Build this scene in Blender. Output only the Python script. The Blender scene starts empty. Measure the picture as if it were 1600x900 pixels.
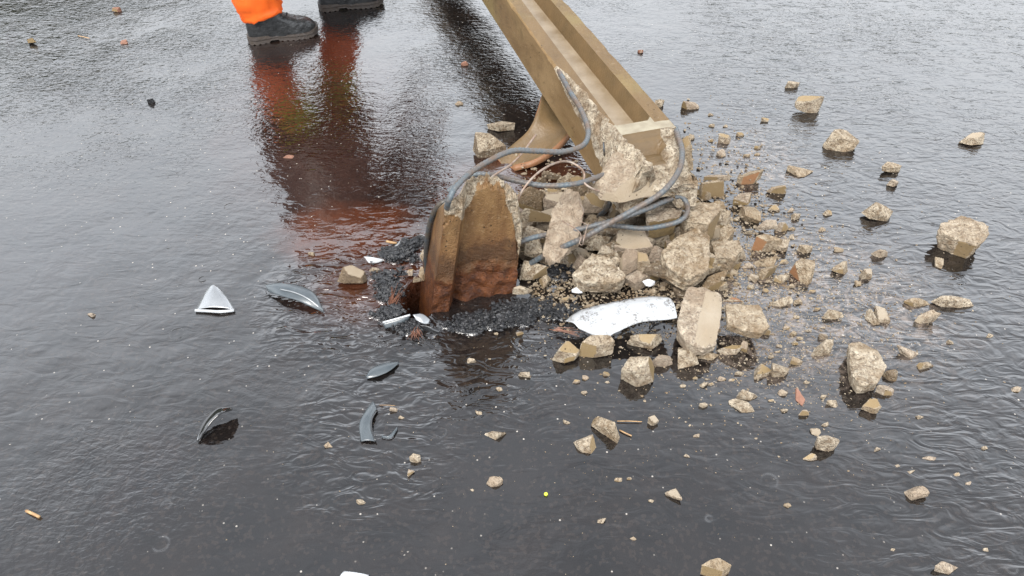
import bpy, bmesh, math, random
import numpy as np
from mathutils import Vector, Matrix, noise as mn

# ---------------------------------------------------------------- camera, world, light
SC = bpy.context.scene
COL = SC.collection
F_PX, PITCH, CAM_H = 1232.0, math.radians(43), 1.6
cam_d = bpy.data.cameras.new('camera'); cam = bpy.data.objects.new('camera', cam_d); COL.objects.link(cam)
cam.location = (0, 0, CAM_H); cam.rotation_euler = (math.radians(90) - PITCH, 0, 0)
cam_d.sensor_width = 36; cam_d.lens = 36 * F_PX / 1600; cam_d.clip_start = .05; cam_d.clip_end = 1000
SC.camera = cam
SUN_EL, SUN_AZ = math.radians(58), math.radians(205)
EXPOSURE = 1.62
w = bpy.data.worlds.new('World'); SC.world = w; w.use_nodes = True
nt = w.node_tree; nt.nodes.clear()
def N(nt, t, **k):
    n = nt.nodes.new(t)
    for a, b in k.items():
        if a.startswith('i_'):
            key = a[2:]
            n.inputs[int(key) if key.isdigit() else key.replace('_', ' ')].default_value = b
        else: setattr(n, a, b)
    return n
out = N(nt, 'ShaderNodeOutputWorld'); bg = N(nt, 'ShaderNodeBackground', i_Strength=.1)
sky = N(nt, 'ShaderNodeTexSky', sky_type='NISHITA', sun_disc=False, sun_elevation=SUN_EL, sun_rotation=SUN_AZ)
hs = N(nt, 'ShaderNodeHueSaturation', i_Saturation=.35)
tc = N(nt, 'ShaderNodeTexCoord'); sep = N(nt, 'ShaderNodeSeparateXYZ')
cl = N(nt, 'ShaderNodeTexNoise', i_Scale=1.7, i_Detail=5, i_Roughness=.55)
ramp = N(nt, 'ShaderNodeValToRGB')
ramp.color_ramp.elements[0].position = .0; ramp.color_ramp.elements[0].color = (.42, .43, .45, 1)
ramp.color_ramp.elements[1].position = .95; ramp.color_ramp.elements[1].color = (.25, .262, .285, 1)
e = ramp.color_ramp.elements.new(.36); e.color = (.92, .955, .995, 1)
e = ramp.color_ramp.elements.new(.55); e.color = (.86, .91, .98, 1)
e = ramp.color_ramp.elements.new(.78); e.color = (.325, .345, .375, 1)
cr = N(nt, 'ShaderNodeMapRange'); cr.inputs['From Min'].default_value = .3; cr.inputs['From Max'].default_value = .7
cr.inputs['To Min'].default_value = 8.6; cr.inputs['To Max'].default_value = 15.5
mul = N(nt, 'ShaderNodeVectorMath', operation='SCALE')
mix = N(nt, 'ShaderNodeMix', data_type='RGBA'); mix.inputs[0].default_value = .82
L = nt.links.new
L(tc.outputs['Generated'], sep.inputs[0]); L(sep.outputs['Z'], ramp.inputs[0]); L(tc.outputs['Generated'], cl.inputs['Vector'])
L(cl.outputs[0], cr.inputs['Value']); L(ramp.outputs[0], mul.inputs[0]); L(cr.outputs[0], mul.inputs['Scale'])
L(sky.outputs[0], hs.inputs['Color']); L(hs.outputs[0], mix.inputs[6]); L(mul.outputs[0], mix.inputs[7])
L(mix.outputs[2], bg.inputs[0]); L(bg.outputs[0], out.inputs[0])
sd = bpy.data.lights.new('sun', 'SUN'); sd.energy = 1.5; sd.angle = math.radians(25); sd.color = (1, .96, .9)
so = bpy.data.objects.new('sun', sd); COL.objects.link(so)
# direction the light comes from (azimuth clockwise from +Y)
sv = Vector((math.sin(SUN_AZ) * math.cos(SUN_EL), math.cos(SUN_AZ) * math.cos(SUN_EL), math.sin(SUN_EL)))
so.rotation_euler = sv.to_track_quat('Z', 'Y').to_euler()
SC.render.engine = 'CYCLES'
SC.view_settings.view_transform = 'Standard'; SC.view_settings.look = 'None'
SC.view_settings.exposure = EXPOSURE; SC.view_settings.gamma = 1
SC.render.resolution_x = 1024; SC.render.resolution_y = 576

# ---------------------------------------------------------------- helpers
_c, _s = math.cos(PITCH), math.sin(PITCH)
def U(px, py, z=0.0):
    """real-world point at height z seen in the photo at (px,py)"""
    dx, dy = (px - 800) / F_PX, -(py - 450) / F_PX
    d = Vector((dx, _c + dy * _s, -_s + dy * _c))
    return Vector((0, 0, CAM_H)) + d * ((z - CAM_H) / d.z)
def PX(v):
    x, y, z = v[0], v[1], v[2] - CAM_H
    wd = y * _c - z * _s; up = y * _s + z * _c
    return 800 + F_PX * x / wd, 450 - F_PX * up / wd
def mpp(px, py, z=0):   # metres per photo pixel there
    p = U(px, py, z); return (p - Vector((0, 0, CAM_H))).length / math.hypot(F_PX, px - 800, py - 450)
def tag(o, label=None, cat=None, group=None, kind=None):
    if label: o['label'] = label
    if cat: o['category'] = cat
    if group: o['group'] = group
    if kind: o['kind'] = kind
    return o
def obj(name, me, parent=None, mats=()):
    for m in mats: me.materials.append(m)
    o = bpy.data.objects.new(name, me); COL.objects.link(o)
    if parent: o.parent = parent; o.matrix_parent_inverse = Matrix.Translation(-parent.location)
    return o
def empty(name, loc):
    o = bpy.data.objects.new(name, None); COL.objects.link(o); o.location = loc; o.empty_display_size = .05
    return o
def mesh(name, verts, faces, smooth=False):
    me = bpy.data.meshes.new(name); me.from_pydata([tuple(v) for v in verts], [], [tuple(f) for f in faces]); me.update()
    if smooth: me.shade_smooth()
    return me
def bm_obj(name, bm, parent=None, mats=(), smooth=False):
    me = bpy.data.meshes.new(name); bm.normal_update(); bm.to_mesh(me); bm.free()
    if smooth: me.shade_smooth()
    return obj(name, me, parent, mats)

rng0 = np.random.default_rng(11)
_perm = rng0.random((32, 32, 32))
def vnoise(p):
    """value noise in -1..1 of an (n,3) array"""
    i = np.floor(p).astype(int); f = p - i; f = f * f * (3 - 2 * f); r = 0
    for a in (0, 1):
        for b in (0, 1):
            for c in (0, 1):
                wt = (f[:, 0] if a else 1 - f[:, 0]) * (f[:, 1] if b else 1 - f[:, 1]) * (f[:, 2] if c else 1 - f[:, 2])
                r = r + wt * _perm[(i[:, 0] + a) % 32, (i[:, 1] + b) % 32, (i[:, 2] + c) % 32]
    return r * 2 - 1
def fbm(p, o=4):
    r = 0; a = 1
    for k in range(o): r = r + a * vnoise(p * 2 ** k + 7.3 * k); a *= .5
    return r

# ---------------------------------------------------------------- materials
def new_mat(name):
    m = bpy.data.materials.new(name); m.use_nodes = True; t = m.node_tree; t.nodes.clear()
    o = N(t, 'ShaderNodeOutputMaterial'); b = N(t, 'ShaderNodeBsdfPrincipled'); t.links.new(b.outputs[0], o.inputs[0])
    return m, t, b
def noise(t, vec, scale, detail=4, rough=.55, dist=0):
    n = N(t, 'ShaderNodeTexNoise', i_Scale=scale, i_Detail=detail, i_Roughness=rough, i_Distortion=dist)
    if vec is not None: t.links.new(vec, n.inputs['Vector'])
    return n.outputs[0]
def rng_(t, v, a, b, c=0, d=1, smooth=False):
    n = N(t, 'ShaderNodeMapRange'); t.links.new(v, n.inputs['Value'])
    if smooth: n.interpolation_type = 'SMOOTHSTEP'
    for k, x in zip(('From Min', 'From Max', 'To Min', 'To Max'), (a, b, c, d)): n.inputs[k].default_value = x
    return n.outputs[0]
def mth(t, op, a, b=None):
    n = N(t, 'ShaderNodeMath', operation=op)
    for i, v in enumerate((a, b)):
        if v is None: continue
        if isinstance(v, (int, float)): n.inputs[i].default_value = v
        else: t.links.new(v, n.inputs[i])
    return n.outputs[0]
def mixc(t, f, a, b):
    n = N(t, 'ShaderNodeMix', data_type='RGBA')
    for i, v in ((0, f), (6, a), (7, b)):
        if isinstance(v, (int, float)): n.inputs[i].default_value = v
        elif isinstance(v, tuple): n.inputs[i].default_value = v + (1,)
        else: t.links.new(v, n.inputs[i])
    return n.outputs[2]
def bump(t, b, h, dist, strength=1.0):
    n = N(t, 'ShaderNodeBump', i_Distance=dist, i_Strength=strength); t.links.new(h, n.inputs['Height']); t.links.new(n.outputs[0], b.inputs['Normal'])
def objco(t): return N(t, 'ShaderNodeTexCoord').outputs['Object']
def oinfo(t): return N(t, 'ShaderNodeObjectInfo').outputs['Random']

def concrete_fracture(name, pale, dark, dirt=(.16, .10, .05)):
    m, t, b = new_mat(name); v = objco(t); r = oinfo(t)
    n1 = noise(t, v, 30, 6, .72, .6); n2 = noise(t, v, 150, 4, .66)
    vo = N(t, 'ShaderNodeTexVoronoi', i_Scale=190.0); t.links.new(v, vo.inputs['Vector'])
    agg = rng_(t, vo.outputs['Distance'], .12, .45)
    c = mixc(t, rng_(t, n1, .36, .60), dark, pale)
    vc = N(t, 'ShaderNodeSeparateColor'); t.links.new(vo.outputs['Color'], vc.inputs[0])
    c = mixc(t, mth(t, 'MULTIPLY', rng_(t, vc.outputs[0], .80, .86), .30), c, (.20, .16, .13))
    c = mixc(t, mth(t, 'MULTIPLY', rng_(t, vc.outputs[1], .88, .9), .35), c, (.52, .47, .38))
    c = mixc(t, mth(t, 'MULTIPLY', rng_(t, n2, .62, .50), .0), c, dark)
    pits = rng_(t, n2, .38, .45)
    c = mixc(t, mth(t, 'ADD', mth(t, 'MULTIPLY', pits, .75), .25), (.09, .062, .04), c)
    n3 = noise(t, v, 14, 3)
    c = mixc(t, mth(t, 'MULTIPLY', rng_(t, n3, .50, .66), .7), c, dirt)
    rr = mth(t, 'FRACT', mth(t, 'MULTIPLY', r, 7.31))
    c = mixc(t, mth(t, 'MULTIPLY', rng_(t, r, .45, 1), .5), c, (.24, .165, .09))
    c = mixc(t, mth(t, 'MULTIPLY', rng_(t, rr, .6, 1), .45), c, (.36, .29, .235))
    t.links.new(c, b.inputs['Base Color']); b.inputs['Roughness'].default_value = .7; b.inputs['Specular IOR Level'].default_value = .25
    h = mth(t, 'ADD', mth(t, 'MULTIPLY', n2, .5), mth(t, 'ADD', mth(t, 'MULTIPLY', agg, .2), mth(t, 'MULTIPLY', n1, 1.0)))
    bump(t, b, h, .013)
    return m
def concrete_cast(name, ca, cb, rough=.42, pits=True):
    m, t, b = new_mat(name); v = objco(t); r = oinfo(t)
    n1 = noise(t, v, 9, 5, .6); n2 = noise(t, v, 220, 2)
    c = mixc(t, rng_(t, n1, .34, .68), ca, cb)
    c = mixc(t, mth(t, 'MULTIPLY', r, .35), c, (.17, .12, .065))
    vo = N(t, 'ShaderNodeTexVoronoi', i_Scale=75.0); t.links.new(v, vo.inputs['Vector'])
    pm = rng_(t, mth(t, 'ADD', vo.outputs['Distance'], rng_(t, noise(t, v, 31, 3), .38, .62, 0, .22)), .12, .18)
    c = mixc(t, pm, (.06, .04, .02), c)
    c = mixc(t, mth(t, 'MULTIPLY', rng_(t, noise(t, v, 60, 4, .7), .56, .72), .35), c, (.30, .24, .165))
    t.links.new(c, b.inputs['Base Color']); b.inputs['Roughness'].default_value = rough; b.inputs['Specular IOR Level'].default_value = .3
    bump(t, b, mth(t, 'ADD', n2, mth(t, 'MULTIPLY', pm, 1.2)), .0016)
    return m
M_FRAC = concrete_fracture('pale_fractured_concrete', (.52, .445, .338), (.16, .112, .068))
M_CAST = concrete_cast('tan_cast_concrete', (.25, .185, .105), (.19, .13, .065))
M_CASTG = concrete_cast('grey_cast_concrete', (.33, .28, .215), (.27, .215, .15))
M_CASTO = concrete_cast('ochre_cast_concrete', (.26, .19, .10), (.19, .13, .06))
M_RUST = concrete_cast('terracotta_stained_concrete', (.26, .115, .055), (.20, .10, .05))
M_DARKC = concrete_fracture('dark_wet_and_shaded_concrete', (.20, .15, .10), (.10, .075, .05))  # wet stones; also puts shade into the colour of shadowed pile chunks

def beam_mat(k=1.0, nm='pole_cast_concrete'):
    m, t, b = new_mat(nm); v = objco(t)
    mp = N(t, 'ShaderNodeMapping'); t.links.new(v, mp.inputs['Vector']); mp.inputs['Rotation'].default_value = (0, 0, -math.radians(17.4)); mp.inputs['Scale'].default_value = (1, .22, 1)
    n1 = noise(t, mp.outputs[0], 13, 6, .62); n0 = noise(t, v, 3.1, 3)
    c = mixc(t, rng_(t, n1, .32, .7), tuple(k * q for q in (.105, .064, .028)), tuple(k * q for q in (.185, .124, .064)))
    c = mixc(t, mth(t, 'MULTIPLY', rng_(t, n0, .5, .68), .55), c, (.185, .145, .06))
    c = mixc(t, mth(t, 'MULTIPLY', rng_(t, noise(t, v, 8, 6, .75, .5), .52, .66), .45), c, (.085, .055, .028))
    n4 = noise(t, v, 55, 5, .7)
    c = mixc(t, mth(t, 'MULTIPLY', rng_(t, n4, .60, .70), .7), c, (.12, .075, .04))
    c = mixc(t, mth(t, 'MULTIPLY', rng_(t, n4, .38, .30), .5), c, (.27, .21, .135))
    vo = N(t, 'ShaderNodeTexVoronoi', i_Scale=40.0); t.links.new(v, vo.inputs['Vector'])
    pm = rng_(t, mth(t, 'ADD', vo.outputs['Distance'], rng_(t, noise(t, v, 17, 3), .38, .62, 0, .25)), .12, .17); c = mixc(t, pm, (.06, .04, .02), c)
    t.links.new(c, b.inputs['Base Color']); t.links.new(rng_(t, n1, .3, .7, .38, .6), b.inputs['Roughness']); b.inputs['Specular IOR Level'].default_value = .1
    bump(t, b, mth(t, 'ADD', mth(t, 'MULTIPLY', noise(t, v, 200, 2), .7), pm), .0018)
    return m
M_BEAM = beam_mat(1.3); M_TOP = beam_mat(.95, 'pole_top_dimmed_concrete')  # one concrete: sides brightened, tops dimmed to balance the light on them
def simple(name, col, rough=.5, metal=0, bscale=0, bdist=.001, var=None, ior=None, coat=0):
    m, t, b = new_mat(name); v = objco(t)
    c = mixc(t, rng_(t, noise(t, v, var[1] if var else 30, 4), .35, .65), col, var[0] if var else tuple(x * .8 for x in col))
    t.links.new(c, b.inputs['Base Color']); b.inputs['Roughness'].default_value = rough; b.inputs['Metallic'].default_value = metal
    if ior: b.inputs['IOR'].default_value = ior
    if coat: b.inputs['Coat Weight'].default_value = coat; b.inputs['Coat Roughness'].default_value = .05
    if bscale: bump(t, b, noise(t, v, bscale, 3), bdist)
    return m
M_FLOOR = simple('wet_channel_floor', (.16, .11, .055), .42, var=((.26, .20, .13), 11), bscale=60, bdist=.0012)
M_WALL = simple('mossy_channel_wall', (.15, .094, .042), .45, var=((.105, .068, .03), 14), bscale=120, bdist=.0015)
M_LIP = simple('pale_lime_edge', (.27, .235, .165), .55, var=((.20, .165, .11), 25), bscale=90, bdist=.001)
M_REBAR = simple('wet_steel_bar', (.085, .105, .118), .5, .15, var=((.12, .085, .062), 22), bscale=150, bdist=.0006)
M_REBARD = simple('dark_steel_bar', (.055, .065, .075), .4, .4, var=((.09, .07, .05), 35))
M_WIRE = simple('rusty_wire', (.30, .25, .21), .45, .3, var=((.20, .12, .08), 60))
def white_mat():
    m, t, b = new_mat('dirty_white_plastic'); v = objco(t)
    n1 = noise(t, v, 26, 5, .7); n2 = noise(t, v, 190, 3, .7)
    f = mth(t, 'MULTIPLY', rng_(t, n1, .50, .60), rng_(t, n2, .44, .54))
    c = mixc(t, mth(t, 'MULTIPLY', f, .85), (.38, .39, .40), (.10, .09, .08))
    t.links.new(c, b.inputs['Base Color']); b.inputs['Roughness'].default_value = .2; b.inputs['Coat Weight'].default_value = .5
    bump(t, b, n2, .0015); return m
M_DWHITE = white_mat()
M_WHITE = simple('white_gloss_plastic', (.42, .43, .44), .2, var=((.34, .35, .36), 40), bscale=90, bdist=.0012, coat=.6)
M_SILV = simple('silver_painted_plastic', (.24, .25, .26), .3, .5, var=((.34, .35, .36), 12), coat=.3)
M_GREYP = simple('grey_blue_plastic', (.045, .056, .064), .30, var=((.08, .092, .10), 18), coat=.25)
M_BLKP = simple('black_gloss_plastic', (.012, .012, .013), .12, coat=.8)
M_BOOT = simple('wet_black_leather', (.010, .0105, .011), .36, var=((.028, .029, .030), 30), bscale=55, bdist=.006, coat=0)
M_SOLE = simple('muddy_rubber_sole', (.055, .042, .033), .5, var=((.055, .045, .04), 50), bscale=130, bdist=.002)
M_LACE = simple('black_lace', (.02, .02, .022), .6)
M_ORANGE = simple('orange_hi_vis_fabric', (.80, .125, .010), .5, var=((.70, .10, .008), 25), bscale=300, bdist=.0008)
M_JACK = simple('dark_orange_wet_fabric', (.075, .022, .012), .5)
M_YELLOW = simple('yellow_hi_vis_fabric', (.65, .75, .03), .5)
M_SKIN = simple('skin', (.35, .20, .14), .5)
M_HELM = simple('orange_helmet_plastic', (.7, .16, .02), .25)
M_WOOD = simple('pale_wood', (.42, .27, .13), .6, var=((.26, .15, .07), 80))
M_NEEDLE = simple('red_brown_needles', (.16, .065, .035), .6, var=((.24, .11, .07), 60))
M_CORK = simple('orange_brick', (.17, .078, .048), .7, var=((.24, .12, .08), 80), bscale=200)
M_TAR = simple('tar_black_crumb', (.011, .012, .014), .3, var=((.024, .024, .026), 90), bscale=160, bdist=.004)
M_BERRY = simple('yellow_green_skin', (.55, .62, .05), .4)
M_HORIZON = simple('horizon_ring_dark_green', (.02, .028, .016), .95, var=((.035, .045, .02), .4))  # colour of the added, unseen horizon ring
def glass():
    m, t, b = new_mat('clear_plastic'); b.inputs['Base Color'].default_value = (.9, .92, .95, 1); b.inputs['Roughness'].default_value = .08
    b.inputs['Transmission Weight'].default_value = .55; b.inputs['Coat Weight'].default_value = .8
    return m
M_CLEAR = glass()

def stub_mat(fr):
    m, t, b = new_mat('stub_stained_concrete'); v = objco(t)
    sp = N(t, 'ShaderNodeSeparateXYZ'); t.links.new(v, sp.inputs[0]); z = sp.outputs['Z']
    nz = noise(t, v, 22, 5, .65); wob = mth(t, 'MULTIPLY', mth(t, 'SUBTRACT', nz, .5), .16)
    zz = mth(t, 'ADD', z, wob)
    mp = N(t, 'ShaderNodeMapping'); t.links.new(v, mp.inputs['Vector']); mp.inputs['Scale'].default_value = (1, 1, .3)
    st = noise(t, mp.outputs[0], 38, 4, .6)
    c = mixc(t, rng_(t, st, .35, .65), (.12, .062, .025), (.20, .117, .050))
    rust = mixc(t, rng_(t, noise(t, v, 40, 5, .7), .35, .65), (.115, .038, .011), (.035, .012, .006))
    c = mixc(t, mth(t, 'MULTIPLY', rng_(t, noise(t, mp.outputs[0], 14, 5, .7), .50, .66), .65), c, (.062, .034, .016))
    c = mixc(t, mth(t, 'MULTIPLY', rng_(t, noise(t, v, 75, 4, .7), .58, .68), .5), c, (.30, .21, .12))
    c = mixc(t, mth(t, 'MULTIPLY', rng_(t, zz, .30, .16, smooth=True), .35), c, (.13, .05, .02))
    c = mixc(t, mth(t, 'MULTIPLY', mth(t, 'MULTIPLY', rng_(t, zz, .215, .165, smooth=True), rng_(t, zz, .10, .135, smooth=True)), .6), c, (.034, .018, .011))
    c = mixc(t, rng_(t, zz, .135, .085, smooth=True), c, rust)
    vo = N(t, 'ShaderNodeTexVoronoi', i_Scale=70.0); t.links.new(v, vo.inputs['Vector']); pm = rng_(t, mth(t, 'ADD', vo.outputs['Distance'], rng_(t, noise(t, v, 25, 3), .38, .62, 0, .25)), .15, .22)
    c = mixc(t, pm, (.05, .03, .015), c)
    t.links.new(c, b.inputs['Base Color']); b.inputs['Roughness'].default_value = .42; b.inputs['Specular IOR Level'].default_value = .3
    bump(t, b, mth(t, 'ADD', mth(t, 'ADD', mth(t, 'MULTIPLY', noise(t, v, 90, 4, .7), rng_(t, zz, .25, .10, .6, 2.4)), noise(t, v, 260, 2)), pm), .0032)
    return m
M_STUB = stub_mat(False)

# ---------------------------------------------------------------- the wet road
def road_mat():
    m, t, b = new_mat('wet_asphalt'); v = objco(t)
    sp = N(t, 'ShaderNodeSeparateXYZ'); t.links.new(v, sp.inputs[0])
    X, Y = sp.outputs['X'], sp.outputs['Y']
    def blob(x, y, rx, ry, a=0, soft=1.0):
        mp = N(t, 'ShaderNodeMapping', vector_type='TEXTURE'); t.links.new(v, mp.inputs['Vector'])
        mp.inputs['Location'].default_value = (x, y, 0); mp.inputs['Rotation'].default_value = (0, 0, a); mp.inputs['Scale'].default_value = (rx, ry, 1)
        g = N(t, 'ShaderNodeVectorMath', operation='LENGTH'); t.links.new(mp.outputs[0], g.inputs[0])
        wob = mth(t, 'MULTIPLY', mth(t, 'SUBTRACT', noise(t, v, 7, 4, .6), .5), .7)
        return rng_(t, mth(t, 'ADD', g.outputs['Value'], wob), 1.0 + .3 * soft, 1.0 - .5 * soft, smooth=True)
    # --- colour of what lies under the water film
    n_big = noise(t, v, 1.3, 4); n_mid = noise(t, v, 9, 4); n_grain = noise(t, v, 260, 2)
    c = mixc(t, rng_(t, n_mid, .35, .68), (.0058, .0052, .0052), (.0115, .0088, .0078))
    vo = N(t, 'ShaderNodeTexVoronoi', i_Scale=130.0); t.links.new(v, vo.inputs['Vector'])
    vc = N(t, 'ShaderNodeSeparateColor'); t.links.new(vo.outputs['Color'], vc.inputs[0])
    c = mixc(t, mth(t, 'MULTIPLY', rng_(t, vc.outputs[0], .80, .9), .35), c, (.034, .025, .02))
    spk = mth(t, 'MULTIPLY', rng_(t, vc.outputs[1], .986, .99), rng_(t, vo.outputs['Distance'], .35, .22))
    spk = mth(t, 'MULTIPLY', spk, rng_(t, n_big, .40, .56, .25, 1))
    # red mud carried in the water
    p = U(545, 362); mud = blob(p.x, p.y, .24, .17, 0)
    p = U(600, 440); mud2 = blob(p.x, p.y, .25, .17, .3)
    p = U(850, 290); mud3 = blob(p.x, p.y, .35, .25, 0)
    p = U(500, 180); mud4 = blob(p.x, p.y, .42, .8, .2)
    mud = mth(t, 'MAXIMUM', mud, mth(t, 'MULTIPLY', mth(t, 'MAXIMUM', mud2, mud3), .7))
    mud = mth(t, 'MAXIMUM', mud, mth(t, 'MULTIPLY', mud4, .22))
    c = mixc(t, mth(t, 'MULTIPLY', mud, rng_(t, noise(t, v, 16, 4, .6), .3, .65, .55, 1)), c, (.060, .0175, .007))
    # pale silt washed off the broken concrete
    p = U(1240, 470); silt = blob(p.x, p.y, .42, .36, 0, 1.2)
    p = U(1390, 500); silt = mth(t, 'MAXIMUM', silt, mth(t, 'MULTIPLY', blob(p.x, p.y, .16, .16), .9))
    p = U(1180, 250); silt = mth(t, 'MAXIMUM', silt, mth(t, 'MULTIPLY', blob(p.x, p.y, .20, .22), .7))
    streak = noise(t, v, 22, 6, .75, 1.5)
    c = mixc(t, mth(t, 'MULTIPLY', silt, rng_(t, streak, .46, .64, 0, .7)), c, (.20, .155, .125))
    c = mixc(t, mth(t, 'MULTIPLY', silt, rng_(t, noise(t, v, 75, 5, .75, .8), .60, .66, 0, .75)), c, (.44, .37, .29))
    c = mixc(t, spk, c, (.42, .38, .33))
    # crumbled tarmac attribute
    at = N(t, 'ShaderNodeAttribute', attribute_name='crumb'); cb = at.outputs['Fac']
    c = mixc(t, cb, c, (.012, .012, .014))
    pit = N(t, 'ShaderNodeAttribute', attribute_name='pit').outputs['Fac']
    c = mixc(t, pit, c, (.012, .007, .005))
    t.links.new(c, b.inputs['Base Color'])
    b.inputs['IOR'].default_value = 1.85
    # --- relief of the film: asphalt grain showing through, flow ripples, rain rings
    far = rng_(t, Y, 1.55, 3.0, smooth=True)
    patch = rng_(t, noise(t, v, 1.9, 4, .6), .50, .66)
    p = U(170, 770); lowleft = blob(p.x, p.y, .30, .22)
    gm = mth(t, 'MAXIMUM', mth(t, 'MULTIPLY', far, rng_(t, noise(t, v, 2.2, 4, .6), .36, .62, .30, 1.1)), mth(t, 'MULTIPLY', patch, .30))
    gm = mth(t, 'MAXIMUM', gm, mth(t, 'MULTIPLY', lowleft, .5))
    mpg = N(t, 'ShaderNodeMapping'); t.links.new(v, mpg.inputs['Vector']); mpg.inputs['Rotation'].default_value = (0, 0, .35); mpg.inputs['Scale'].default_value = (.62, 1.0, 1)
    grain = mth(t, 'ADD', noise(t, mpg.outputs[0], 78, 2, .55, .6), mth(t, 'MULTIPLY', noise(t, mpg.outputs[0], 33, 2, .5, .5), .8))
    h = mth(t, 'MULTIPLY', mth(t, 'MULTIPLY', grain, gm), .0024)
    # flow ripples on the right and in front of the stub
    right = rng_(t, mth(t, 'ADD', X, mth(t, 'MULTIPLY', mth(t, 'SUBTRACT', n_big, .5), 1.2)), .42, 1.0, smooth=True)
    mp2 = N(t, 'ShaderNodeMapping'); t.links.new(v, mp2.inputs['Vector']); mp2.inputs['Rotation'].default_value = (0, 0, .55); mp2.inputs['Scale'].default_value = (.45, 1, 1)
    rip = noise(t, mp2.outputs[0], 26, 2, .45, 1.6)
    p = U(590, 470); f1 = blob(p.x, p.y, .34, .26); p = U(590, 680); f2 = blob(p.x, p.y, .22, .30); p = U(735, 580); f3 = blob(p.x, p.y, .24, .20)
    fm = mth(t, 'MAXIMUM', mth(t, 'MULTIPLY', right, .62), mth(t, 'MAXIMUM', mth(t, 'MULTIPLY', f1, 1.5), mth(t, 'MULTIPLY', f2, .8)))
    fm = mth(t, 'MAXIMUM', mth(t, 'MAXIMUM', fm, .14), mth(t, 'MULTIPLY', f3, .9))
    h = mth(t, 'ADD', h, mth(t, 'MULTIPLY', mth(t, 'MULTIPLY', rip, fm), .0060))
    h = mth(t, 'ADD', h, mth(t, 'MULTIPLY', noise(t, v, 5, 3), .0045))
    # rain rings
    v2 = N(t, 'ShaderNodeTexVoronoi', i_Scale=6.5); v2.voronoi_dimensions = '2D'; t.links.new(v, v2.inputs['Vector'])
    vs = N(t, 'ShaderNodeSeparateColor'); t.links.new(v2.outputs['Color'], vs.inputs[0])
    d = v2.outputs['Distance']
    on = mth(t, 'MULTIPLY', rng_(t, vs.outputs[0], .62, .9), rng_(t, noise(t, v, 18, 3), .38, .60))
    rad = rng_(t, vs.outputs[1], 0, 1, .03, .14)
    off = mth(t, 'SUBTRACT', d, rad)
    env = mth(t, 'POWER', 2.718, mth(t, 'MULTIPLY', mth(t, 'MULTIPLY', off, off), -2200.0))
    ring = mth(t, 'MULTIPLY', mth(t, 'MULTIPLY', mth(t, 'SINE', mth(t, 'MULTIPLY', off, 420.0)), env), on)
    ring = mth(t, 'MULTIPLY', ring, rng_(t, d, .42, .30))
    h = mth(t, 'ADD', h, mth(t, 'MULTIPLY', mth(t, 'MULTIPLY', ring, rng_(t, Y, 2.5, 2.0)), .00022))
    h = mth(t, 'ADD', h, mth(t, 'MULTIPLY', mth(t, 'MULTIPLY', noise(t, v, 120, 4, .7), cb), .010))
    h = mth(t, 'ADD', h, mth(t, 'MULTIPLY', spk, .0003))
    bump(t, b, h, 1.0)
    r = mth(t, 'ADD', rng_(t, far, 0, 1, .02, .035), mth(t, 'MULTIPLY', cb, .30))
    r = mth(t, 'ADD', r, mth(t, 'MULTIPLY', silt, .08)); r = mth(t, 'ADD', r, mth(t, 'MULTIPLY', pit, .5))
    t.links.new(r, b.inputs['Roughness'])
    return m
M_ROAD = road_mat()

def axis(lo, hi, step, far, grow=1.35):
    a = list(np.arange(lo, hi, step)); l = []; s = step; x = lo
    while x > -far: s *= grow; x -= s; l.append(x)
    rr = []; s = step; x = a[-1]
    while x < far: s *= grow; x += s; rr.append(x)
    return np.array(l[::-1] + a + rr)
gx = axis(-.62, .62, .007, 300); gy = axis(1.35, 2.25, .007, 300)
GX, GY = np.meshgrid(gx, gy); nx, ny = len(gx), len(gy)
P3 = np.stack([GX.ravel(), GY.ravel(), np.zeros(GX.size)], 1)
def g2(x, y, rx, ry, a=0):
    dx, dy = P3[:, 0] - x, P3[:, 1] - y; ca, sa = math.cos(a), math.sin(a)
    u, v = (dx * ca + dy * sa) / rx, (-dx * sa + dy * ca) / ry
    return np.exp(-(u * u + v * v))
STUB = U(742, 478)                                     # middle of the stub's foot
hole = U(655, 468)
ring = 0
for (px, py, rx, ry) in ((618, 400, .07, .05), (605, 450, .055, .07), (615, 490, .055, .045), (640, 510, .06, .03), (740, 506, .12, .035), (830, 486, .12, .045), (885, 490, .06, .035), (800, 500, .1, .03), (870, 425, .07, .05), (640, 380, .05, .03)):
    p = U(px, py); ring = np.maximum(ring, g2(p.x, p.y, rx, ry))
nA = fbm(P3 * 30); nB = fbm(P3 * 85 + 3, 3)
crumb = np.clip((ring + nA * .30 + nB * .08 - .42) * 3, 0, 1)
pit = np.clip(g2(hole.x, hole.y, .042, .085, -.12) * 1.9 + nA * .05, 0, 1); pit = np.clip((pit - .45) * 2.6, 0, 1)
zz = crumb * (.004 + .009 * ring + .006 * nA + .005 * nB) - pit * .20
P3[:, 2] = zz
def grid_faces(nx, ny):
    i = np.arange(nx - 1)[None, :] + nx * np.arange(ny - 1)[:, None]; i = i.ravel()
    return np.stack([i, i + 1, i + nx + 1, i + nx], 1)
me = mesh('road', P3.tolist(), grid_faces(nx, ny).tolist(), True)
for nm, arr in (('crumb', crumb), ('pit', pit)):
    a = me.attributes.new(nm, 'FLOAT', 'POINT'); a.data.foreach_set('value', arr.astype(np.float32))
road = obj('road', me, mats=[M_ROAD]); tag(road, kind='structure')
def ground_z(x, y):
    i = np.clip(np.searchsorted(gx, x) - 1, 0, nx - 2); j = np.clip(np.searchsorted(gy, y) - 1, 0, ny - 2)
    return float(zz[j * nx + i])

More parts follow.
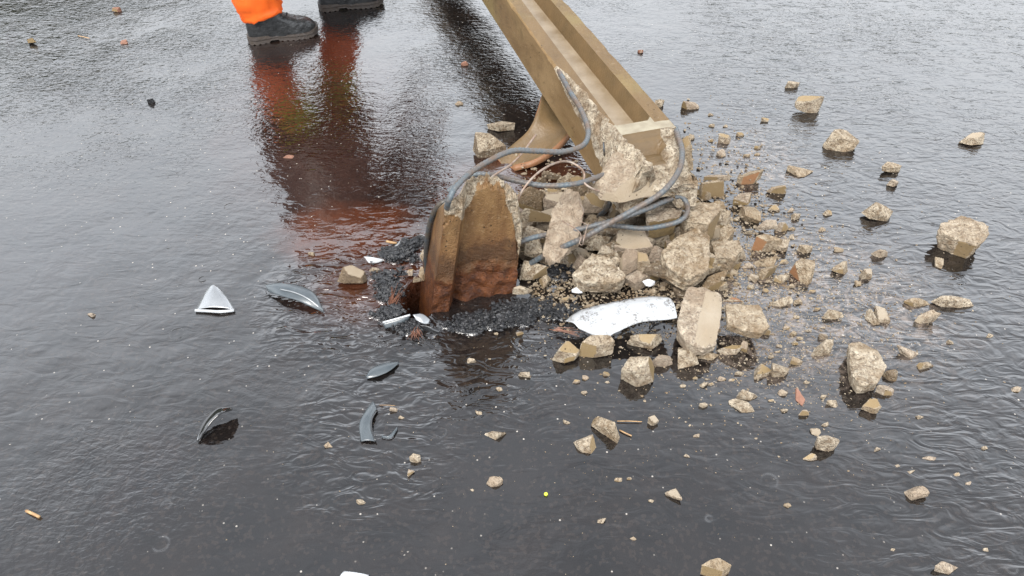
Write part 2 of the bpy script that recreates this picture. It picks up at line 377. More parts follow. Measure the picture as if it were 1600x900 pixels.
# dark ring added all round, unseen: gives the wet road a dark horizon
vs, fs = [], []; n = 240
for i in range(n):
    a = 2 * math.pi * i / n
    hgt = 9 + 3.2 * mn.noise(Vector((math.cos(a) * 3, math.sin(a) * 3, 1))) + 1.6 * mn.noise(Vector((math.cos(a) * 17, math.sin(a) * 17, 4)))
    az = math.degrees(math.atan2(math.cos(a), math.sin(a)))          # from the +Y axis, + to the right
    hgt += 11 * math.exp(-((az + 32) / 17) ** 2)  # raised on the left so the water there mirrors more dark
    for r, z in ((44, -.2), (48, hgt * .55), (55, hgt * .9), (62, hgt)):
        vs.append((r * math.cos(a), r * math.sin(a), z))
for i in range(n):
    for k in range(3):
        j = (i + 1) % n; fs.append((i * 4 + k, j * 4 + k, j * 4 + k + 1, i * 4 + k + 1))
hl = obj('added_horizon_ring', mesh('added_horizon_ring', vs, fs), mats=[M_HORIZON]); tag(hl, kind='structure')

# ---------------------------------------------------------------- stones
_ico = {}
def ico(sub):
    if sub not in _ico:
        bm = bmesh.new(); bmesh.ops.create_icosphere(bm, subdivisions=sub, radius=1)
        v = np.array([x.co[:] for x in bm.verts]); f = [[q.index for q in p.verts] for p in bm.faces]; bm.free()
        _ico[sub] = (v / np.linalg.norm(v, axis=1)[:, None], f)
    return _ico[sub]
def hull_mesh(name, planes, sub, size, amp, seed, castset, stretch, extra_n=2):
    """star surface of a convex body given by planes (n, d); per-face material from the plane hit"""
    dirs, faces = ico(sub)
    dd = dirs * stretch; dd = dd / np.linalg.norm(dd, axis=1)[:, None]
    Nn = np.array([p[0] for p in planes], float); Nn /= np.linalg.norm(Nn, axis=1)[:, None]
    D = np.array([p[1] for p in planes], float)
    dot = dd @ Nn.T
    r = np.where(dot > 1e-4, D / np.maximum(dot, 1e-4), 1e9)
    hit = r.argmin(1); rad = r.min(1)
    V = dd * rad[:, None]
    if extra_n:
        rg = np.random.default_rng(int(seed * 31) % 9973)
        for _ in range(extra_n):
            v_ = rg.normal(size=3); v_ /= np.linalg.norm(v_); sup = (V @ v_).max(); d_ = sup * rg.uniform(.84, .96)
            if d_ <= 0: continue
            dt = dd @ v_; r2 = np.where(dt > 1e-4, d_ / np.maximum(dt, 1e-4), 1e9); m_ = r2 < rad
            if castset and np.isin(hit[m_], list(castset)).mean() > .25 if m_.any() else True: continue
            Nn = np.vstack([Nn, v_]); r = np.hstack([r, r2[:, None]]); hit = np.where(m_, len(Nn) - 1, hit); rad = np.minimum(rad, r2)
        V = dd * rad[:, None]
    iscast = np.isin(hit, list(castset))
    q = V / size * 3 + seed * 3.7
    nn = vnoise(q * .8) * .22 + fbm(q * 4 + 5, 3) * .20 + np.abs(vnoise(q * 2.3 + 9)) * .42 - .1 - np.clip(vnoise(q * 6 + 3) - .35, 0, 1) * .8 + np.round(vnoise(q * 1.4 + 50) * 1.6) * .22
    chip = np.minimum(fbm(q * 1.3 + 31, 3) + .25, 0) * .9
    disp = np.where(iscast, .04 * vnoise(q * 3), nn) * amp
    # the worn arrises of cast faces crumble
    rs = np.sort(r, 1); edge = np.clip(1 - (rs[:, 1] - rs[:, 0]) / (size * .12), 0, 1)
    disp = disp + edge * chip * amp * 1.0 - edge * .012 * size
    V = V + Nn[hit] * disp[:, None] * size
    fmat = [1 if (iscast[a] and iscast[b] and iscast[c]) else 0 for a, b, c in faces]
    return V, faces, fmat
ALL = []           # (obj, px, py, size, label)
LANDMARKS = []
def finish_stone(name, V, faces, fmat, loc, mats, label, px, py, size, group):
    me = mesh(name, V.tolist(), faces)
    me.polygons.foreach_set('material_index', fmat)
    o = obj(name, me, mats=mats); o.location = loc
    tag(o, label, 'concrete chunk' if name == 'concrete_chunk' else 'pebble', group)
    ALL.append((o, px, py, size)); return o
def stone(px, py, w, h, label=None, T=.6, rot=0, cast='', z0=0., seed=None, n=None, amp=.06, tilt=None, cm=None, mm=None, name='concrete_chunk', group='broken concrete chunks'):
    sd = seed if seed is not None else int(px * 7 + py * 13); rn = random.Random(sd)
    s = mpp(px, py, z0); W = w * s; hh = h * s
    a = PITCH + math.atan2(py - 450, F_PX)
    t_ = T * min(W, hh * 1.2); D = max((hh - t_ * math.cos(a)) / math.sin(a), hh * .45)
    p = U(px, py, z0 + t_ * .5)
    size = max(W, D)
    n = n or rn.choice((3, 4, 4, 5)); planes = []; a0 = rn.uniform(0, 6.28)
    if not cast and rn.random() < .5: cast = rn.choice('lfrt'); cm = cm or rn.choice((M_CAST, M_CASTG, M_CASTO))
    for i in range(n):
        an = a0 + i * 2 * math.pi / n + rn.uniform(-.35, .35)
        planes.append(((math.cos(an), math.sin(an), rn.uniform(-.25, .45)), rn.uniform(.75, 1.05)))
    planes.append(((rn.uniform(-.6, .6), rn.uniform(-.65, .3), 1), .62)); top = n
    planes.append(((rn.uniform(-.2, .2), rn.uniform(-.2, .2), -1), .6))
    for k in range(rn.choice((0, 1, 2))): planes.append(((rn.uniform(-1, 1), rn.uniform(-1, 1), rn.uniform(.3, 1.1)), rn.uniform(.55, .9)))
    cs = set()
    if 't' in cast: cs.add(top)
    def best(v):
        return max(range(n), key=lambda i: planes[i][0][0] * v[0] + planes[i][0][1] * v[1])
    if 'f' in cast: cs.add(best((0, -1)))
    if 'l' in cast: cs.add(best((-1, -.3)))
    if 'r' in cast: cs.add(best((1, -.3)))
    px_size = max(w, h)
    sub = 5 if px_size > 34 else 4 if px_size > 12 else 3
    V, faces, fmat = hull_mesh(name, planes, sub, 1.0, amp, sd % 97, cs, (1, 1, 1))
    ext = V.max(0) - V.min(0); V = (V - (V.max(0) + V.min(0)) / 2) / ext * np.array([W * 1.0, D, t_])
    if rot:
        c_, s_ = math.cos(rot), math.sin(rot)
        V = V / np.array([W, D, 1]); asp = np.array([max(W, D), min(W, D), 1]) if W != D else np.array([W, D, 1])
        V = V * asp; V = np.stack([V[:, 0] * c_ - V[:, 1] * s_, V[:, 0] * s_ + V[:, 1] * c_, V[:, 2]], 1)
    V[:, 2] += t_ / 2
    mats = [mm or M_FRAC, cm or M_CAST]
    return finish_stone(name, V, faces, fmat, (p.x, p.y, z0 - .004), mats, label, px, py, max(w, h), group)
def traced(poly, zt, T, label, cast=(), extra=None, top_cast=False, tilt=(0, 0), amp=.05, cm=None, mm=None, seed=1, flare=.12, low=None):
    """big fragments: outline of the top face, real height zt of that face, thickness T"""
    pts = [U(x, y, zt) for x, y in poly]; c = sum(pts, Vector()) / len(pts)
    C0 = Vector((c.x, c.y, zt - T * .5)); planes = []
    for i in range(len(pts)):
        a, b = pts[i], pts[(i + 1) % len(pts)]; e = b - a; nrm = Vector((e.y, -e.x, 0)).normalized()
        if nrm.dot(a - c) < 0: nrm = -nrm
        nn = Vector((nrm.x, nrm.y, -flare if low is None else low[i] if isinstance(low, (list, tuple)) else low)).normalized()
        planes.append((nn[:], max(nn.dot(a - C0), .004)))
    tn = Vector((tilt[0], tilt[1], 1)).normalized(); planes.append((tn[:], T * .5)); planes.append(((0, 0, -1), T * .5))
    cs = set(cast)
    if extra: cs.add(len(planes)); planes.append((extra[0], extra[1]))
    if top_cast: cs.add(len(poly))
    size = max((p - c).length for p in pts) * 2
    st = (1, 1, max(.5, T / size * 1.4))
    V, faces, fmat = hull_mesh('c', planes, 5, size, amp, seed, cs, st, 1)
    px = sum(q[0] for q in poly) / len(poly); py = sum(q[1] for q in poly) / len(poly)
    return finish_stone('concrete_chunk', V, faces, fmat, C0, [mm or M_FRAC, cm or M_CAST], label, px, py, size / mpp(px, py, zt), 'broken concrete chunks')
def LM(o, short): LANDMARKS.append((o, short, ALL[-1][1], ALL[-1][2])); return o

LM(traced([(1072,452),(1130,457),(1131,480),(1124,528),(1100,538),(1075,531),(1058,508),(1062,482)], .085, .055, 'large pale slab of concrete with a smooth grey patch, right of the white plastic strip', amp=.03, seed=3, tilt=(-.05, -.10), cm=M_CASTG, extra=((.30, -.22, 1), .0245)), 'the large pale slab')
LM(traced([(1133,474),(1187,476),(1202,510),(1190,520),(1165,516),(1137,505)], .075, .03, 'flat pitted concrete slab raised on smaller bits, right of the large pale slab', amp=.03, seed=4), 'the flat pitted slab')
LM(traced([(1325,537),(1345,533),(1372,548),(1386,572),(1372,598),(1345,603),(1332,582)], .05, .045, 'long pale grooved concrete slab lying alone in the flowing water at right', amp=.035, seed=5), 'the grooved slab')
LM(traced([(1470,350),(1503,336),(1545,352),(1547,366),(1528,384),(1498,374),(1468,360)], .068, .070, 'biggest far right rock of concrete with layered grey tan sides above a dark reflection', amp=.06, seed=6, cm=M_CAST, flare=.2, cast=(4,)), 'the biggest far right rock')
LM(traced([(893,428),(925,403),(950,407),(980,430),(966,437),(912,438)], .085, .055, 'long oval wet concrete fragment at the front of the rubble pile', amp=.035, seed=7, tilt=(0, -.3)), 'the oval fragment')
LM(traced([(1008,328),(1020,306),(1045,304),(1068,318),(1062,338),(1030,345),(1012,345)], .17, .075, 'chunky concrete block with an ochre face trapped under the bent bar hairpin', amp=.05, seed=8, cast=(4, 5), cm=M_CASTO), 'the trapped ochre block')
LM(traced([(1067,330),(1085,314),(1125,318),(1127,328),(1108,350),(1074,345)], .16, .10, 'big block with pale pink top and smooth brown side, right of the bar hairpin', amp=.05, seed=9, cast=(2, 3), flare=.0), 'the pink topped block')
LM(traced([(965,362),(1005,361),(1022,384),(987,388),(960,383)], .12, .04, 'flat wet concrete plate with a smooth grey top below the crossing bars', top_cast=True, cm=M_CASTG, seed=10, amp=.03, tilt=(0, -.15)), 'the grey topped plate')
LM(traced([(1050,380),(1085,364),(1106,375),(1111,415),(1075,430),(1042,412),(1034,392)], .12, .07, 'large coarse concrete lump with a stepped groove in the middle of the pile', amp=.06, seed=11, tilt=(0, -.25)), 'the coarse grooved lump')
LM(traced([(936,270),(958,240),(985,246),(1015,258),(1038,276),(1026,284),(985,288),(945,282)], .31, .06, 'huge angular fragment with rough left side and smooth tan front leaning on the pole end', amp=.03, seed=12, cast=(4, 5, 6), tilt=(-.3, -.25), extra=((.30, -.80, .62), .03), cm=M_CASTG, flare=-.25), 'the huge tan fragment')
LM(traced([(862,345),(882,322),(903,326),(908,346),(904,368),(878,392),(850,398),(845,380)], .17, .05, 'tall crumpled pale slab standing behind the long diagonal bar', amp=.06, seed=13, tilt=(-.1, -.5)), 'the crumpled slab')
LM(traced([(1112,376),(1155,374),(1161,390),(1148,404),(1118,402)], .09, .06, 'squarish pale pitted block, right of the coarse grooved lump', amp=.045, seed=15), 'the squarish pitted block')

# ---- hand-placed fragments: px, py, w, h, label, options
H = [
 (839,335,58,26,'broken concrete bar with a smooth brown front face beside the stub top', dict(cast='f', z0=.10, T=.9, cm=M_CAST), 'the brown faced bar'),
 (840,362,52,24,'long splintered pale fragment just under the brown faced bar', dict(z0=.09, T=.7), None),
 (836,388,34,34,'jagged pale fragment between the stub edge and the diagonal bar', dict(z0=.05, T=.8), None),
 (957,396,58,36,'rough concrete chunk with an orange stain, above the oval fragment', dict(z0=.05, T=.8, n=6), 'the orange stained chunk'),
 (1006,411,46,44,'rounded block with an ochre green top in the front middle of the pile', dict(z0=.03, T=.9, cast='t', cm=M_CASTO), 'the ochre topped block'),
 (862,303,64,14,'flat pale shard lying along the far edge of the pile under the curved bar', dict(z0=.06, T=.5), None),
 (905,318,40,28,'brown stained angular piece below the wire loop', dict(z0=.09, T=.8, cast='t'), None),
 (865,272,38,18,'low cluster lump of wet ochre concrete inside the wire loop', dict(z0=.02, T=.7, mm=M_DARKC), 'the lump inside the wire loop'),
 (885,280,30,20,'ochre wet fragment inside the wire loop, nearer the pole', dict(z0=.02, T=.8, cast='f', cm=M_CASTO), None),
 (845,280,18,14,'small round ochre stone inside the wire loop, nearer the stub', dict(z0=.01, T=.8, mm=M_DARKC), None),
 (918,272,18,14,'small dull stone where the wire loop meets the bar', dict(z0=.05, T=.8, mm=M_DARKC), None),
 (932,315,44,34,'wet grey brown lump hanging over the gap left of the crossing bars', dict(z0=.10, T=.8), None),
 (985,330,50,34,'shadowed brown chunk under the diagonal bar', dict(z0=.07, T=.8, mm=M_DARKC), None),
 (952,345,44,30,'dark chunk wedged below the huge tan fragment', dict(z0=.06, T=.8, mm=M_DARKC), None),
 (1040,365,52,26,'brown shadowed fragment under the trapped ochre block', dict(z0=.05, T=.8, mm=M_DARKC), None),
 (930,372,38,30,'weathered fragment between diagonal bar and orange stained chunk', dict(z0=.05, T=.8), None),
 (1062,240,46,52,'rough broken corner of the pole end, with steel bar across it', dict(z0=.16, T=1.2, n=6, amp=.09), 'the broken pole corner'),
 (1064,282,44,50,'large ragged tan lump hanging under the right end of the pole', dict(z0=.10, T=1.3, n=6, amp=.09), 'the ragged tan lump'),
 (1005,268,36,34,'pale jagged piece lying inside the broken pole recess', dict(z0=.23, T=.7), None),
 (1040,262,18,26,'small white faced piece inside the broken pole recess', dict(z0=.25, T=.8), None),
 (948,225,28,52,'crumbling rough face at the left side of the pole end', dict(z0=.20, T=1.0, n=7, amp=.12), None),
 (1113,293,40,38,'roof shaped pale fragment, right of the ragged tan lump', dict(z0=.01, T=.9, cast='f'), 'the roof shaped fragment'),
 (1120,276,42,14,'small overhanging plate with a brown underside behind the roof shaped fragment', dict(z0=.03, T=.6, cast='f'), None),
 (1172,273,38,30,'curved pale fragment with red brown edge, standing in shallow water', dict(z0=.0, T=.7, cast='f', cm=M_RUST), 'the curved red edged fragment'),
 (1160,310,28,36,'clean cut ochre prism standing upright', dict(z0=.0, T=1.0, cast='flr', cm=M_CASTO, n=4), 'the ochre prism'),
 (1214,294,31,17,'small ochre brick shaped piece, right of the red edged fragment', dict(z0=.0, T=.9, cast='tf', cm=M_CASTO, n=4), None),
 (1174,332,30,38,'pale speckled block leaning below the ochre prism', dict(z0=.0, T=.6), 'the speckled block'),
 (1253,267,41,21,'flat white triangular fragment alone in grey water', dict(z0=.0, T=.45, n=3), 'the white triangle'),
 (1264,160,42,30,'yellowish round topped lump far back at right', dict(z0=0, T=.8, n=7), 'the far yellowish lump'),
 (1316,217,52,40,'knobbly pale rock, second largest in the far right water', dict(z0=0, T=.6, n=7, amp=.09), 'the knobbly pale rock'),
 (1238,131,22,13,'small pale chip, furthest back on the right', dict(T=.7), None),
 (1520,216,38,26,'grey flat faced stone with a white chip, far right edge of the flow', dict(T=.6, cast='t', cm=M_CASTG), 'the far grey stone'),
 (1392,261,32,20,'low pair shaped tan stone midway across the right water', dict(T=.7), 'the low tan stone'),
 (1395,284,17,19,'white thin chip just below the low tan stone', dict(T=.7), None),
 (1374,329,46,34,'dull pale block with a notched right side in the right water', dict(T=.7, cast='r', cm=M_CASTG), 'the notched block'),
 (1079,161,27,20,'pale pointed stone alone behind the pole end', dict(T=.6), 'the pointed stone'),
 (1030,160,16,15,'small white chip touching the far side of the pole', dict(T=.8), None),
 (1294,331,15,12,'tiny cream stone above the scattered right fragments', dict(T=.7), None),
 (1285,357,13,9,'tiny tan stone between cream stone and upright rust sided block', dict(T=.7), None),
 (1245,338,14,16,'small beige cube in the shallow silt', dict(T=.7), None),
 (1222,353,22,18,'small brown stone above the rust faced block', dict(T=.8, cast='f'), None),
 (1198,350,32,20,'pale flat fragment with dark underside, right of the speckled block', dict(T=.7, z0=.01), None),
 (1200,379,46,30,'pale block with a rust orange left face', dict(T=.8, cast='l', cm=M_RUST, z0=0), 'the rust faced block'),
 (1222,382,26,26,'white ragged chip leaning on the rust faced block', dict(T=.7), None),
 (1256,420,34,50,'upright pale rock with a rust orange left side', dict(T=.9, cast='l', cm=M_RUST), 'the upright rust sided rock'),
 (1258,388,22,17,'small tan stone just behind the upright rust sided rock', dict(T=.7), None),
 (1198,408,38,20,'flat greyish pink plate in the silt, below the rust faced block', dict(T=.4), None),
 (1201,424,34,28,'wedge shaped stone with brown front in shallow dark water', dict(T=.7, cast='f'), 'the brown fronted wedge'),
 (1177,431,19,18,'smooth beige triangular chip, left of the brown fronted wedge', dict(T=.5, cast='t', cm=M_CASTG), None),
 (1222,434,24,18,'pale ragged chip, right of the brown fronted wedge', dict(T=.7), None),
 (1137,418,32,26,'smooth pinkish grey wedge leaning on the squarish pitted block', dict(T=.7, cast='tf', cm=M_CASTG, z0=.01), None),
 (1313,415,27,29,'pale brown stone with ochre belly, in open water', dict(T=.8, cast='f'), 'the ochre bellied stone'),
 (1355,424,20,25,'small upright pale grey stone, right of the ochre bellied stone', dict(T=.9), None),
 (1376,393,26,20,'light wedge shaped stone between notched block and small upright stone', dict(T=.7), None),
 (1342,441,12,12,'tiny white pebble below the upright pale grey stone', dict(T=.8), None),
 (1311,389,16,10,'tiny cream pebble above the ochre bellied stone', dict(T=.7), None),
 (1468,409,14,22,'narrow ochre sliver left below the biggest far right rock', dict(T=.8, cast='r', cm=M_CASTO), None),
 (1435,471,42,18,'long low pale stone, left of a cluster on the right', dict(T=.6), 'the long low stone'),
 (1490,469,66,24,'long flat ledge shaped stone on the right', dict(T=.6, n=6), 'the ledge stone'),
 (1449,494,34,24,'rounded ochre white stone below the ledge stone', dict(T=.8), None),
 (1302,489,34,22,'open shell shaped ochre piece with pale rim', dict(T=.7, cast='f'), 'the shell shaped piece'),
 (1378,489,22,34,'smooth grey wedge lying in pale silt', dict(T=.5, cast='t', cm=M_CASTG), 'the smooth grey wedge'),
 (1362,493,20,30,'crumbly pale piece touching the smooth grey wedge', dict(T=.5), None),
 (1222,470,34,20,'flat topped pale stone with dark underside, right of the flat pitted slab', dict(T=.6), None),
 (1247,469,14,13,'small cream pebble beside the flat topped pale stone', dict(T=.7), None),
 (1287,543,44,26,'long bark like pale bar of concrete', dict(T=.6, rot=.35, n=4), 'the bark like bar'),
 (1288,524,15,14,'small tan cube resting above the bark like bar', dict(T=.8), None),
 (1420,549,36,24,'brownish ragged stone right of the grooved slab', dict(T=.6), 'the brownish ragged stone'),
 (1448,569,26,18,'small triangular tan white chip right of the brownish ragged stone', dict(T=.6, cast='l'), None),
 (1394,585,24,22,'brown chip tucked against the right side of the grooved slab', dict(T=.6, mm=M_DARKC), None),
 (1385,608,30,20,'ochre and white chip just below the grooved slab', dict(T=.7, cast='f'), None),
 (1360,634,26,28,'grey pale stone standing below the grooved slab', dict(T=.8), None),
 (1221,576,34,30,'tilted thin plate with pale top and dark underside', dict(T=.7, cast='r'), 'the tilted thin plate'),
 (1194,578,32,30,'crumbly pale stone with ochre back, left of the tilted thin plate', dict(T=.7, cast='t', cm=M_CASTO), None),
 (1245,563,20,16,'half ring shaped ochre chip above the tilted thin plate', dict(T=.7, cast='f'), None),
 (1160,632,42,24,'leaf shaped pale shard in still water, lowest of a close pair', dict(T=.4, rot=-.5, n=6), None),
 (1168,614,34,24,'oval pale stone, upper one of a close pair', dict(T=.6), 'the oval pale stone'),
 (1249,618,14,32,'narrow red brown brick sliver', dict(T=.5, cast='t', mm=M_CORK, cm=M_CORK), None),
 (1256,642,17,16,'small cream stone at the foot of the red brown sliver', dict(T=.8), None),
 (1293,689,36,33,'peaked grey tan stone with dark reflection, lower right', dict(T=.9, n=6), 'the peaked stone'),
 (1266,713,22,14,'small speckled oval pebble left of the peaked stone', dict(T=.7), None),
 (1275,673,18,18,'flat faint pinkish chip above the peaked stone', dict(T=.3, cm=M_CASTG, cast='t'), None),
 (1433,767,33,30,'pale angular stone alone at lower right', dict(T=.6), 'the lone lower right stone'),
 (1479,886,40,22,'oblong cream stone near the bottom right corner', dict(T=.6), None),
 (1118,886,48,32,'cream block with ochre front at the bottom edge of the photo', dict(T=.9, cast='f', cm=M_CASTO, n=4), 'the bottom edge block'),
 (1052,772,24,26,'small grey and ochre triangular stone in dark water', dict(T=.5, cast='t', cm=M_CASTG, n=3), None),
 (1021,656,17,22,'small beige cube in dark water', dict(T=.9, cast='t', cm=M_CASTG, n=4), None),
 (947,664,56,32,'long narrow concrete bar with brown side, lying diagonally in dark water', dict(T=.9, rot=-.75, cast='l', cm=M_CAST, n=4), 'the long narrow bar'),
 (915,691,35,36,'pale speckled square stone with dark reflection', dict(T=.7, n=5), 'the speckled square stone'),
 (773,678,36,18,'small pale stone paired with a chip left in the foreground', dict(T=.6), None),
 (773,751,26,20,'round flat pale stone in the central foreground', dict(T=.5, n=7), None),
 (648,714,19,18,'round pale pebble, left foreground, upper of two', dict(T=.7, n=7), None),
 (642,738,12,14,'smaller pale pebble, left foreground, lower of two', dict(T=.8), None),
 (884,547,44,44,'ochre polygonal stone in front of the white strip', dict(T=.8, cast='tf', cm=M_CASTO, n=6), 'the ochre polygonal stone'),
 (931,540,56,40,'brown wedge stone under the tip of the white strip', dict(T=.8, cast='f', cm=M_CASTO, n=5), 'the brown wedge'),
 (998,574,54,62,'pale pointed stone with a tall dark reflection in front of the pile', dict(T=.9, n=5, z0=0), 'the pale pointed stone'),
 (1008,530,54,36,'flat crumbly fragment between white strip and pale pointed stone', dict(T=.6), None),
 (1035,560,34,26,'pale chip right beside the pale pointed stone', dict(T=.7), None),
 (1075,556,34,42,'small upright stone with an ochre left face below the large pale slab', dict(T=.9, cast='l', cm=M_CASTO), 'the small ochre sided stone'),
 (1107,554,38,20,'oblong pale stone below the large pale slab', dict(T=.6), None),
 (1140,545,40,20,'bar shaped pale stone below the flat pitted slab', dict(T=.6), None),
 (1163,540,16,24,'little ochre prism in the shade of the flat pitted slab', dict(T=.9, cast='fr', cm=M_CASTO, n=4), None),
 (1147,467,32,9,'thin pinkish board shaped piece behind the flat pitted slab', dict(T=.5, cast='tf', cm=M_RUST, n=4), None),
 (1197,517,18,14,'tan nugget at the right tip of the flat pitted slab', dict(T=.8), None),
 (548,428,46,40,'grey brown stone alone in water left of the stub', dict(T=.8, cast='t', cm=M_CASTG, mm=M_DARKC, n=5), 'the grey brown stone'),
 (817,452,32,18,'flat beige stone on black crumbs right of the stub foot', dict(T=.7, cast='t', cm=M_CASTG, z0=.02), 'the flat beige stone'),
 (852,438,20,24,'ribbed white pebble on black crumbs', dict(T=.8, z0=.02), None),
 (819,583,20,16,'small white square chip in dark water in front of the crumbs', dict(T=.6), None),
 (690,303,1,1,None,None,None),
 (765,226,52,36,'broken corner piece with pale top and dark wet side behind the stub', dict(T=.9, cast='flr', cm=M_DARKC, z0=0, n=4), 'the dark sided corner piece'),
 (783,195,44,24,'pale splintered fragments lying behind the curved brown shell', dict(T=.5), None),
 (853,193,24,20,'white stone resting on the curved brown shell', dict(T=.7, z0=.05), None),
 (858,180,12,12,'tiny pale stone on the brown shell, close to the pole', dict(T=.7, z0=.06), None),
 (726,98,12,10,'tiny orange brick bit on the open road beyond the shell', dict(T=.7, mm=M_CORK), None),
 (450,243,18,9,'small tan flat chip in the worker reflection', dict(T=.5, mm=M_CORK), None),
 (181,14,14,10,'small orange chip at the far top left', dict(T=.7, mm=M_CORK), None),
 (194,64,12,10,'small tan leaf shaped chip below the far orange chip', dict(T=.5, mm=M_CORK), None),
 (1001,79,9,9,'tiny orange chip on the road right of the pole', dict(T=.7, mm=M_CORK), None),
 (717,160,14,9,'small dull chip between the worker reflection and the pole', dict(T=.6), None),
 (50,63,13,13,'small black stone at the left edge of the photo', dict(T=.9, mm=M_TAR), None),
 (235,156,11,11,'small black stone in the bright left water', dict(T=.9, mm=M_TAR), None),
 (585,420,20,12,'cream chip under the white scrap left of the stub', dict(T=.6), None),
 (640,424,13,15,'pale grey cube at the rim of the hole', dict(T=.9, z0=.01), None),
 (660,425,12,26,'pale finger of concrete bridging the hole beside the stub', dict(T=.6, z0=.03, n=5), None),
 (652,434,15,12,'round pale pebble at the rim of the hole', dict(T=.9, z0=.02), None),
 (661,396,10,24,'brown grey stone behind the dark bar left of the stub', dict(T=.9, z0=.02), None),
 (1133,215,22,20,'star shaped white chip cluster behind the pile', dict(T=.6), None),
 (1128,238,16,14,'twin white pebble behind the roof shaped fragment', dict(T=.7), None),
 (1080,213,12,11,'tiny white stone right of the pole corner', dict(T=.8), None),
 (1157,209,13,9,'tiny pale stone with dark side behind the curved fragment', dict(T=.7), None),
 (1485,605,0,0,None,None,None),
 (1590,607,18,12,'small white chip at the right edge of the photo', dict(T=.6), None),
 (1452,715,24,9,'thin white sliver above the lone lower right stone', dict(T=.5), None),
 (1425,737,13,9,'tiny faint chip just above the lone lower right stone', dict(T=.5), None),
]
for px, py, w_, h_, lab, kw, short in H:
    if not lab: continue
    o = stone(px, py, w_, h_, lab, **kw)
    if short: LM(o, short)

# ---- fill: the mass of the pile and the loose scatter
def inside(x, y, poly):
    c = False; j = len(poly) - 1
    for i in range(len(poly)):
        (xi, yi), (xj, yj) = poly[i], poly[j]
        if (yi > y) != (yj > y) and x < (xj - xi) * (y - yi) / (yj - yi) + xi: c = not c
        j = i
    return c
rnd = random.Random(5)
PILE = [(815,330),(850,292),(900,292),(960,300),(1040,305),(1100,300),(1130,340),(1160,400),(1130,450),(1080,455),(1020,440),(980,450),(930,455),(905,445),(880,400),(830,425),(812,380)]
fill = []
tries = 0
while len(fill) < 120 and tries < 5000:
    tries += 1; x, y = rnd.uniform(812, 1165), rnd.uniform(290, 460)
    if not inside(x, y, PILE): continue
    s_ = rnd.uniform(20, 50) * (1.15 if x < 920 else 1)
    if any(math.hypot(x - a, y - b) < (s_ + c) * .27 for a, b, c in fill): continue
    fill.append((x, y, s_))
    d_in = min(math.hypot((x - (a[0] + (b[0]-a[0])*k/4)), y - (a[1] + (b[1]-a[1])*k/4)) for a, b in zip(PILE, PILE[1:] + PILE[:1]) for k in range(4))
    z0 = max(0, min(.075, d_in * .0016)) * rnd.uniform(.6, 1)
    if y > 425 or x > 1120: z0 *= .3
    stone(x, y, s_ * rnd.uniform(.9, 1.4), s_ * rnd.uniform(.7, 1.05), None, T=rnd.uniform(.6, .95), z0=z0, n=rnd.choice((3, 4, 4, 5)), rot=rnd.choice((0, 0, .5, -.6)),
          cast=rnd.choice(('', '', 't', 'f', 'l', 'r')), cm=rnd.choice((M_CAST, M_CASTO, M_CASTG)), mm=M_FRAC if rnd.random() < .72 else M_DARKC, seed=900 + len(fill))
# small loose stones: denser to the right of the pile
small = []
zones = [((880,425,1070,500), 26, (9, 18)), ((1060,430,1180,470), 8, (8, 14)), ((1140,320,1240,460), 10, (8, 16)), ((1160,450,1300,640), 16, (6, 12)), ((1090,170,1200,300), 8, (6, 11)), ((820,410,900,470), 12, (7, 13)), ((900,520,1170,600), 12, (7, 13))]
tries = 0
for (x0, y0, x1, y1), cnt, (a_, b_) in zones:
    k = 0; tries = 0
    while k < cnt and tries < 400:
        tries += 1; x, y, s_ = rnd.uniform(x0, x1), rnd.uniform(y0, y1), rnd.uniform(a_, b_)
        if any(math.hypot(x - q[1], y - q[2]) < (s_ + q[3]) * .5 for q in ALL): continue
        k += 1
        stone(x, y, s_ * rnd.uniform(.9, 1.5), s_ * rnd.uniform(.7, 1), None, T=.7, z0=.008 if inside(x, y, PILE) else 0, n=rnd.choice((3, 4, 4, 5)), cast=rnd.choice(('', '', 't', 'f')), cm=M_CASTO, seed=2000 + len(ALL), name='concrete_pebble', group='small concrete pebbles')
for x, y, s_ in ((513,694,11),(564,782,12),(615,638,11),(627,651,8),(886,658,10),(738,765,6),(780,607,9),(748,644,9),(966,748,10),(984,746,8),(1018,782,8),(940,812,12),(989,840,9),(1289,662,10),(1372,701,10),(1340,604,9),(1231,788,11),(1395,858,7),(1404,727,7),(1496,740,9),(1514,754,8),(1541,858,8),(1100,600,12),(1088,679,9),(1073,711,8),(1224,612,13),(1302,630,15),(1226,640,9),(1486,533,10),(1548,523,10),(1438,650,10),(1539,699,8),(141,491,11),(1100,632,12),(913,612,9),(812,520,10),(775,520,7),(737,562,12),(1155,505,0),(1067,602,8),(1095,525,0),(1320,370,0),(486,395,9),(622,520,0)):
    if s_: stone(x, y, s_ * 1.25, s_, None, T=.65, seed=int(x * 3 + y), name='concrete_pebble', group='small concrete pebbles')

